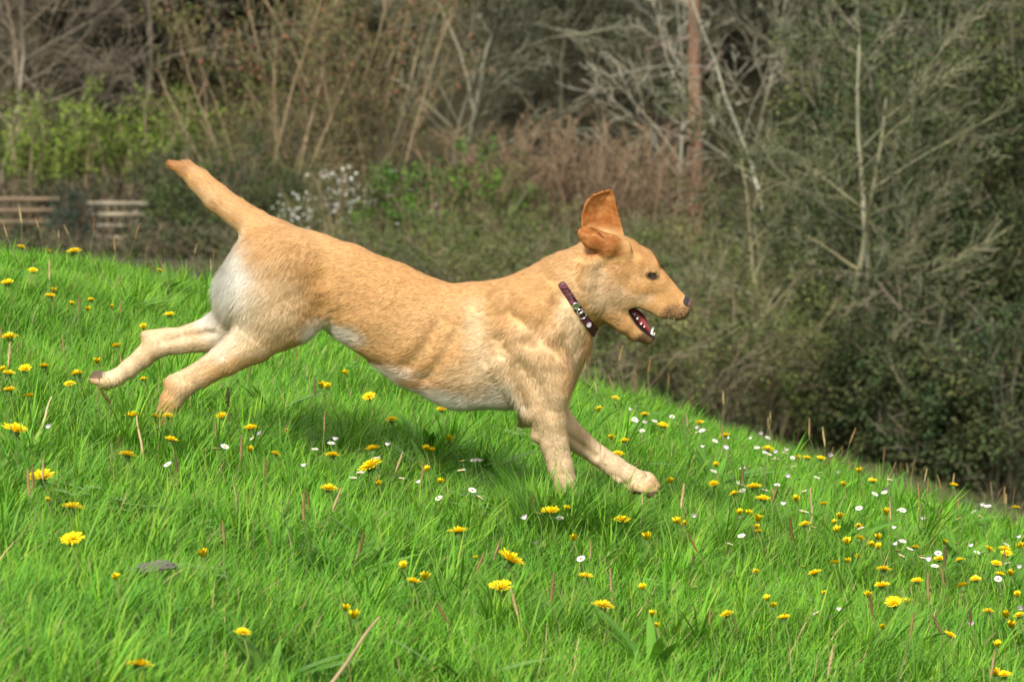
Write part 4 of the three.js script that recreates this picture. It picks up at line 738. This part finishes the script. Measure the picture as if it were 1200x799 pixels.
// -- dark firs far back on the hillside
const fir = { h: 9, r: 0.16, kids: [46, 7], ratio: [0.28, 0.42], spread: [1.5, 0.8], from: [0.03, 0.2], wob: 0.06, up: [0, -0.2, 0], rmin: 0.006, cols: [[0.06, 0.045, 0.03], [0.05, 0.04, 0.025]], leafFrom: 1, leaf: { n: 9000, size: 0.16, cols: [[0.02, 0.035, 0.016], [0.028, 0.045, 0.018], [0.03, 0.03, 0.018]], scatter: 0.10 } };
const firBase = tree('fir_tree', 'dark fir standing deep in the wood behind the bare trees', 'tree', 'dark firs deep in the wood', at(B(235), 59), 21, fir);
[[900, 60], [590, 64], [470, 63], [1010, 62], [720, 64], [1120, 60], [60, 64], [360, 64], [820, 63], [5, 61], [120, 62], [300, 61]].forEach(([p, d], i) => { const c = copyOf(firBase); c.position.copy(at(B(p), d)); c.rotation.y = i * 1.7; c.scale.setScalar(0.85 + 0.12 * (i % 4)); });

// -- bare twiggy trees along the edge of the wood
const bare = (col, o = {}) => ({ h: 7, r: 0.06, kids: [15, 10, 7], ratio: [0.5, 0.5, 0.45], spread: [0.75, 0.7, 0.6], from: [0.08, 0.15, 0.2], wob: 0.34, up: [0.1, 0.3, 0.1], rmin: 0.006, cols: [col, col.map(x => x * 0.95), col.map(x => x * 0.9)], leafFrom: 2, mottle: true, ...o });
[[-8, 55, 16], [15, 56, 1], [52, 58, 17], [95, 58, 2], [130, 59, 18], [165, 57, 3]].forEach(([p, d, s]) => tree('bare_tree', 'grey brown leafless tree with a haze of twigs above the hedge', 'tree', 'bare trees above the hedge', at(B(p), d), 100 + s, bare([0.25, 0.205, 0.15], { up: [0.1, -0.1, -0.2], kids: [17, 12, 8], r: 0.05, leaf: { n: 2500, size: 0.05, cols: [[0.17, 0.14, 0.09], [0.13, 0.12, 0.07]], scatter: 0.12 } })));
[[455, 57, 4], [524, 55, 5], [585, 58, 6], [645, 56, 7], [705, 57, 8], [752, 59, 9]].forEach(([p, d, s]) => tree('mossy_tree', ['grey green mossy tree with arching twigs behind the white blossom', 'mossy tree with the palest, thickest trunk among the arching trees', 'grey green mossy tree behind the bright green bushes', 'grey green mossy tree rising behind the reddish brown dead stems', 'grey green mossy tree between the dead stems and the pine', 'grey green mossy tree directly beside the orange brown pine'][s - 4], 'tree', 'mossy trees in the middle of the wood', at(B(p), d), 100 + s, bare(s === 5 ? [0.24, 0.23, 0.16] : [0.15, 0.145, 0.095], { tilt: 0.3, kids: [18, 11, 8], up: [-0.1, -0.35, -0.3], r: s === 5 ? 0.07 : 0.045, leaf: { n: 7000, size: 0.06, cols: [[0.085, 0.095, 0.05], [0.055, 0.07, 0.035], [0.11, 0.10, 0.06]], scatter: 0.16 } })));
[[880, 57, 11], [945, 58, 12], [1060, 55, 13], [1140, 56, 14], [1190, 54, 15]].forEach(([p, d, s]) => tree('lichen_tree', 'pale lichen covered leafless tree standing behind the dark holly', 'tree', 'lichen trees behind the holly', at(B(p), d), 100 + s, bare([0.25, 0.23, 0.165], { tilt: 0.25, kids: [15, 9, 7], r: 0.05, leaf: { n: 3500, size: 0.06, cols: [[0.08, 0.09, 0.04], [0.06, 0.075, 0.03]], scatter: 0.16 } })));

// -- coppiced hedge with fresh yellow green tops
[[-12, 54], [22, 53], [58, 54], [92, 53], [128, 54.5], [160, 53], [196, 54], [222, 55]].forEach(([p, d], i) => tree('coppice_shrub', 'tan stemmed hedge shrub with fresh yellow green leaves at its top', 'shrub', 'coppiced hedge shrubs above the fence', at(B(p), d), 200 + i,
  { h: 2.15, r: 0.032, stems: 7, tilt: 0.16, foot: 0.4, kids: [7, 4], ratio: [0.32, 0.5], spread: [0.5, 0.6], from: [0.3, 0.2], wob: 0.14, up: [0.15, 0.3], rmin: 0.005, cols: [TANB, [0.24, 0.19, 0.11]], leafFrom: 1, leaf: { n: 2200, size: 0.07, cols: YEL, above: 1.25, scatter: 0.11 } }));
[[12, 51.5, 1.3], [62, 52, 1.2], [120, 51.5, 1.3], [175, 52, 1.5], [215, 52, 1.7], [30, 48.6, 0.45], [88, 48.8, 0.4], [182, 48.6, 0.6], [212, 48, 0.5]].forEach(([p, d, h], i) => bush('hedge_bottom_bush', 'low dark brown green thicket under the coppiced hedge', 'bush', 'thicket under the hedge', at(B(p), d), 220 + i, { w: 1.5, h, clumps: 60, n: 2600, clump: 0.16, size: 0.06, cols: [[0.08, 0.095, 0.035], [0.10, 0.085, 0.055], [0.06, 0.085, 0.035]], stem: [0.22, 0.16, 0.11] }));
[[20, 46, 0.3], [60, 46.5, 0.3], [120, 46.5, 0.16], [150, 46, 0.18], [192, 45.5, 0.42], [235, 45, 0.48], [272, 44, 0.42], [305, 43.5, 0.42], [335, 42.5, 0.42]].forEach(([p, d, h], i) => bush('brown_scrub', 'low brown green scrub in front of the fence and the dark bushes', 'bush', 'low scrub in front of the fence', at(B(p), d), 700 + i, { w: 1.1, h, clumps: 40, n: 1700, clump: 0.13, size: 0.055, cols: [[0.08, 0.085, 0.035], [0.11, 0.09, 0.055], [0.07, 0.10, 0.035]], stem: [0.24, 0.18, 0.12] }));
bush('conifer_bush', 'round blue green conifer bush growing through the gap in the fence', 'bush', null, at(B(84), 49.4).add(V(0, 0.1, 0)), 231, { w: 0.95, h: 0.95, clumps: 60, n: 4600, clump: 0.11, size: 0.055, slim: 0.25, cols: [[0.05, 0.085, 0.06], [0.07, 0.105, 0.08]], stem: [0.12, 0.09, 0.06] });

// -- shrubs to the right of the hedge
[[268, 47.5, 2.6, 1.7], [215, 49, 1.3, 1.3], [330, 48, 1.8, 1.4]].forEach(([p, d, w, h], i) => bush('evergreen_bush', ['wide dark green rounded bush between the fence and the white blossom', 'small dark green bush next to the pale fence section', 'dark green bush close behind the white blossom'][i], 'bush', 'dark bushes by the fence', at(B(p), d), 240 + i, { w, h, clumps: 120, n: 7000, clump: 0.17, size: 0.06, cols: [[0.06, 0.095, 0.03], [0.08, 0.115, 0.036], [0.105, 0.125, 0.042]], stem: [0.15, 0.12, 0.08] }));
[[300, 50, 0], [362, 51, 1], [425, 50.5, 2]].forEach(([p, d, i]) => tree('budding_shrub', ['tall tan stemmed shrub with few buds behind the dark rounded bush', 'tall tan stemmed shrub with reddish buds behind the white blossom', 'tall reddish budded shrub standing against the grey green mossy trees'][i], 'shrub', 'budding shrubs in the left of the wood', at(B(p), d), 250 + i,
  { h: 4.6, r: 0.027, stems: 8, tilt: 0.42, foot: 0.35, kids: [9, 6], ratio: [0.4, 0.45], spread: [0.5, 0.6], from: [0.15, 0.2], wob: 0.2, up: [0.25, 0.3], rmin: 0.005, cols: [TANB, [0.27, 0.2, 0.12]], leafFrom: 1, mottle: true,
    leaf: { n: 6500, size: 0.06, cols: [[0.13, 0.14, 0.04], [0.10, 0.11, 0.04], [0.18, 0.15, 0.06]], scatter: 0.14 }, bud: { name: 'buds', n: i ? 800 : 150, size: 0.06, cols: [[0.36, 0.11, 0.075], [0.42, 0.17, 0.12]], where: s => s[0].y > 2.4 } }));
[[352, 45, 0.9], [392, 44.5, 1.25], [432, 45, 1.3], [478, 45.5, 1.0]].forEach(([p, d, h], i) => bush('blossom_bush', 'low bush flecked with white blossom below the budding shrubs', 'bush', 'white blossom bushes', at(B(p), d).add(V(0, 0.15, 0)), 260 + i, { w: 0.9, h, clumps: 45, n: 1800, clump: 0.14, size: 0.05, cols: [[0.10, 0.12, 0.04], [0.13, 0.13, 0.05]], stem: TANB, bloom: { n: 110, size: 0.026, col: [0.78, 0.77, 0.72] } }));
[[505, 42, 1.3, 1.55], [560, 42.5, 1.4, 1.75], [600, 43, 1.0, 1.3], [455, 43, 1.0, 1.4]].forEach(([p, d, w, h], i) => bush('spring_bush', 'bright fresh green leafy bush in front of brown bracken', 'bush', 'fresh green bushes in front of the bracken', at(B(p), d), 270 + i, { w, h, clumps: 48, n: 2300, clump: 0.14, size: 0.065, cols: [[0.10, 0.20, 0.022], [0.07, 0.15, 0.02], [0.12, 0.13, 0.04]], stem: [0.22, 0.17, 0.1] }));

// -- brown bracken and thin saplings
[[560, 48, 0], [612, 46.5, 1], [650, 47, 2], [690, 46, 3], [730, 47.5, 4], [770, 48, 5]].forEach(([p, d, i]) => tree('bracken_clump', 'thicket of thin reddish brown dead stems', 'bracken', 'dead brown stems in front of the mossy trees', at(B(p), d), 280 + i,
  { h: 1.9, r: 0.016, stems: 22, tilt: 0.3, foot: 0.5, kids: [7, 4], ratio: [0.35, 0.5], spread: [0.6, 0.7], from: [0.15, 0.2], wob: 0.22, up: [-0.1, -0.2], rmin: 0.005, cols: [[0.27, 0.18, 0.115], [0.24, 0.16, 0.10]], leafFrom: 1, leaf: { n: 1300, size: 0.055, cols: [[0.20, 0.13, 0.07], [0.15, 0.11, 0.06], [0.12, 0.11, 0.05]], scatter: 0.06 } }));

// -- the pine with its dead lower branches, and the pale bare tree beside it
tree('pine_tree', 'tall straight pine with orange brown trunk and dead side branches', 'tree', null, at(B(816), 54), 301, { h: 13, r: 0.15, dir: V(-0.012, 1, 0), kids: [24, 7, 4], ratio: [0.12, 0.5, 0.5], spread: [1.45, 0.7, 0.6], from: [0.08, 0.2, 0.2], wob: 0.02, up: [0, 0.2, 0], rmin: 0.006, cols: [PINE, [0.22, 0.17, 0.13], [0.2, 0.16, 0.12]], leafFrom: 9, mottle: true });
tree('dead_tree', 'pale grey leaning bare tree with crooked limbs beside the pine', 'tree', null, at(B(790), 50), 303, { h: 4.8, r: 0.036, dir: V(0.02, 1, 0), kids: [9, 6, 5], ratio: [0.5, 0.5, 0.45], spread: [0.95, 0.7, 0.6], from: [0.12, 0.2, 0.2], wob: 0.3, up: [0.1, 0.1, 0.1], rmin: 0.007, cols: [LICH, LICH, [0.34, 0.31, 0.24]], leafFrom: 9, mottle: true });
tree('crooked_sapling', 'whitish crooked bare sapling between the pine and the holly', 'tree', null, at(B(905), 49), 305, { h: 5, r: 0.034, dir: V(-0.12, 1, 0), kids: [10, 6, 5], ratio: [0.42, 0.5, 0.45], spread: [1.0, 0.7, 0.6], from: [0.2, 0.2, 0.2], wob: 0.36, up: [0.1, 0.1, 0.1], rmin: 0.007, cols: [[0.36, 0.34, 0.25], [0.33, 0.31, 0.23]], leafFrom: 9, mottle: true });

// -- the great holly on the right and the mossy bare trees in front of it
[[1075, 31, 2.6, 4.3], [1190, 31.5, 2.7, 4.7], [985, 33.5, 2.0, 3.6], [1290, 31, 2.4, 4.4], [1130, 30, 2.0, 2.6], [1215, 30, 1.8, 2.4], [1000, 28, 1.5, 1.3], [1065, 27, 1.5, 1.4], [1125, 26.5, 1.4, 1.3], [1185, 26, 1.4, 1.5]].forEach(([p, d, w, h], i) => bush('holly_bush', ['tall dark holly behind the slender pale barked sapling', 'tall olive tinged holly standing behind the bent brown tree', 'olive tinged holly behind the moss covered bare tree', 'tall dark holly past the bent brown tree at the end of the row', 'mid height dark holly between the pale sapling and the bent brown tree', 'mid height dark holly close behind the bent brown tree', 'low dark holly at the foot of the moss covered bare tree', 'low dark holly at the foot of the slender pale sapling', 'low dark holly between the pale sapling and the bent brown tree', 'low dark holly beneath the bent brown tree'][i], 'bush', 'dark hollies at the edge of the wood', at(B(p), d), 320 + i, { w, h, clumps: i > 5 ? 120 : 330, n: i > 5 ? 11000 : 34000, clump: 0.18, size: 0.05, cols: i === 1 || i === 2 ? [[0.11, 0.13, 0.042], [0.15, 0.16, 0.055], [0.075, 0.095, 0.034]] : [[0.07, 0.092, 0.032], [0.05, 0.08, 0.032], [0.10, 0.11, 0.04]], stem: [0.2, 0.18, 0.12], wood: 0.35 }));
const mossy = { kids: [12, 8, 6], ratio: [0.5, 0.5, 0.45], spread: [0.95, 0.6, 0.6], from: [0.12, 0.15, 0.2], wob: 0.26, rmin: 0.0045, cols: [[0.30, 0.28, 0.17], [0.27, 0.25, 0.145], [0.18, 0.175, 0.10]], leafFrom: 2, mottle: true, leaf: { n: 3500, size: 0.04, cols: [[0.085, 0.10, 0.035], [0.06, 0.08, 0.028]], scatter: 0.14 } };
tree('mossy_sapling', 'moss covered bare tree with long low limbs in front of the holly', 'tree', null, at(B(992), 28.5), 341, { ...mossy, h: 3.3, r: 0.042, dir: V(-0.12, 1, 0.05), up: [0.1, 0.05, 0] });
tree('silver_sapling', 'slender pale barked sapling rising out of the holly', 'tree', null, at(B(1032), 29), 343, { ...mossy, h: 4.0, r: 0.04, dir: V(0.03, 1, 0), up: [0, 0.1, 0.1], cols: [[0.33, 0.31, 0.22], [0.24, 0.225, 0.14]] });
tree('spreading_sapling', 'olive twiggy bare tree spreading over the scrub left of the holly', 'tree', null, at(B(925), 29.5), 347, { ...mossy, h: 2.9, r: 0.036, dir: V(-0.25, 1, 0.1), up: [0, -0.1, -0.1], kids: [14, 9, 6] });
tree('fallen_limb_tree', 'bent brown bare tree at the foot of the holly on the right', 'tree', null, at(B(1165), 27.5), 349, { ...mossy, h: 2.3, r: 0.036, dir: V(-0.5, 1, 0.1), up: [-0.3, -0.2, -0.2], cols: [[0.22, 0.17, 0.13], [0.2, 0.17, 0.11]] });

// -- low scrub on the valley floor
[[655, 25, 1.5, 0.8], [715, 24, 1.7, 1.0], [775, 26, 1.7, 1.15], [835, 25.5, 1.7, 1.25], [890, 27, 1.7, 1.4], [940, 27.5, 1.4, 1.2], [690, 31, 2.2, 1.1], [770, 33, 2.3, 1.5], [850, 32, 2.2, 1.9], [620, 32, 2.2, 0.9], [550, 34, 2.4, 0.9], [480, 36, 2.4, 0.9], [420, 37, 2.4, 0.8], [740, 39, 2.6, 1.0], [640, 39, 2.6, 1.0], [820, 40, 2.6, 1.3], [350, 40, 2.2, 0.8], [560, 40, 2.4, 1.0]].forEach(([p, d, w, h], i) => bush('bramble_bush', 'low olive brown bramble mound on the valley floor behind the hill brow', 'bush', 'bramble scrub behind the hill brow', at(B(p), d), 360 + i,
  { w, h, clumps: 90, n: 5200, clump: 0.15, size: 0.042, slim: 0.42, cols: i % 3 === 0 ? [[0.15, 0.14, 0.06], [0.12, 0.14, 0.045]] : [[0.13, 0.16, 0.04], [0.09, 0.12, 0.035], [0.16, 0.165, 0.055]], stem: [0.2, 0.165, 0.10], wood: 0.35, thick: 0.7 }));
{
  // rank grass over the valley floor
  const rnd = mulberry(951), b = new MB();
  for (let i = 0; i < 36; i++) { const a = rnd() * 6.283; bladeInto(b, [Math.cos(a) * 0.12 * rnd(), -0.02, Math.sin(a) * 0.12 * rnd()], 0.5 * rnd(), a, 0.3 * (0.5 + rnd()), 0.012, tint(rnd() < 0.3 ? [0.24, 0.20, 0.10] : [0.12, 0.15, 0.045], 0.25, rnd), 0.6 * rnd()); }
  const n = 8000, im = new THREE.InstancedMesh(b.geometry(), M.leaf, n), m = new THREE.Matrix4(), q = new THREE.Quaternion();
  for (let i = 0; i < n; i++) { const d = 15 + 36 * rnd(), x = (rnd() - 0.5) * 0.55 * d, z = 6.445 - d, s = x < -2.5 && d > 33 ? 0.3 : x > 1.0 && d < 31 ? 0.2 : 0.5 + 0.5 * rnd(); m.compose(V(x, ground(x, z), z), q.setFromAxisAngle(V(0, 1, 0), rnd() * 6.283), V(s, s, s)); im.setMatrixAt(i, m); }
  im.name = 'rank_grass'; im.castShadow = im.receiveShadow = true; scene.add(im); tag(im, 'rank olive and straw coloured grass on the valley floor', 'grass', null, 'stuff');
}
renderer.render(scene, camera);
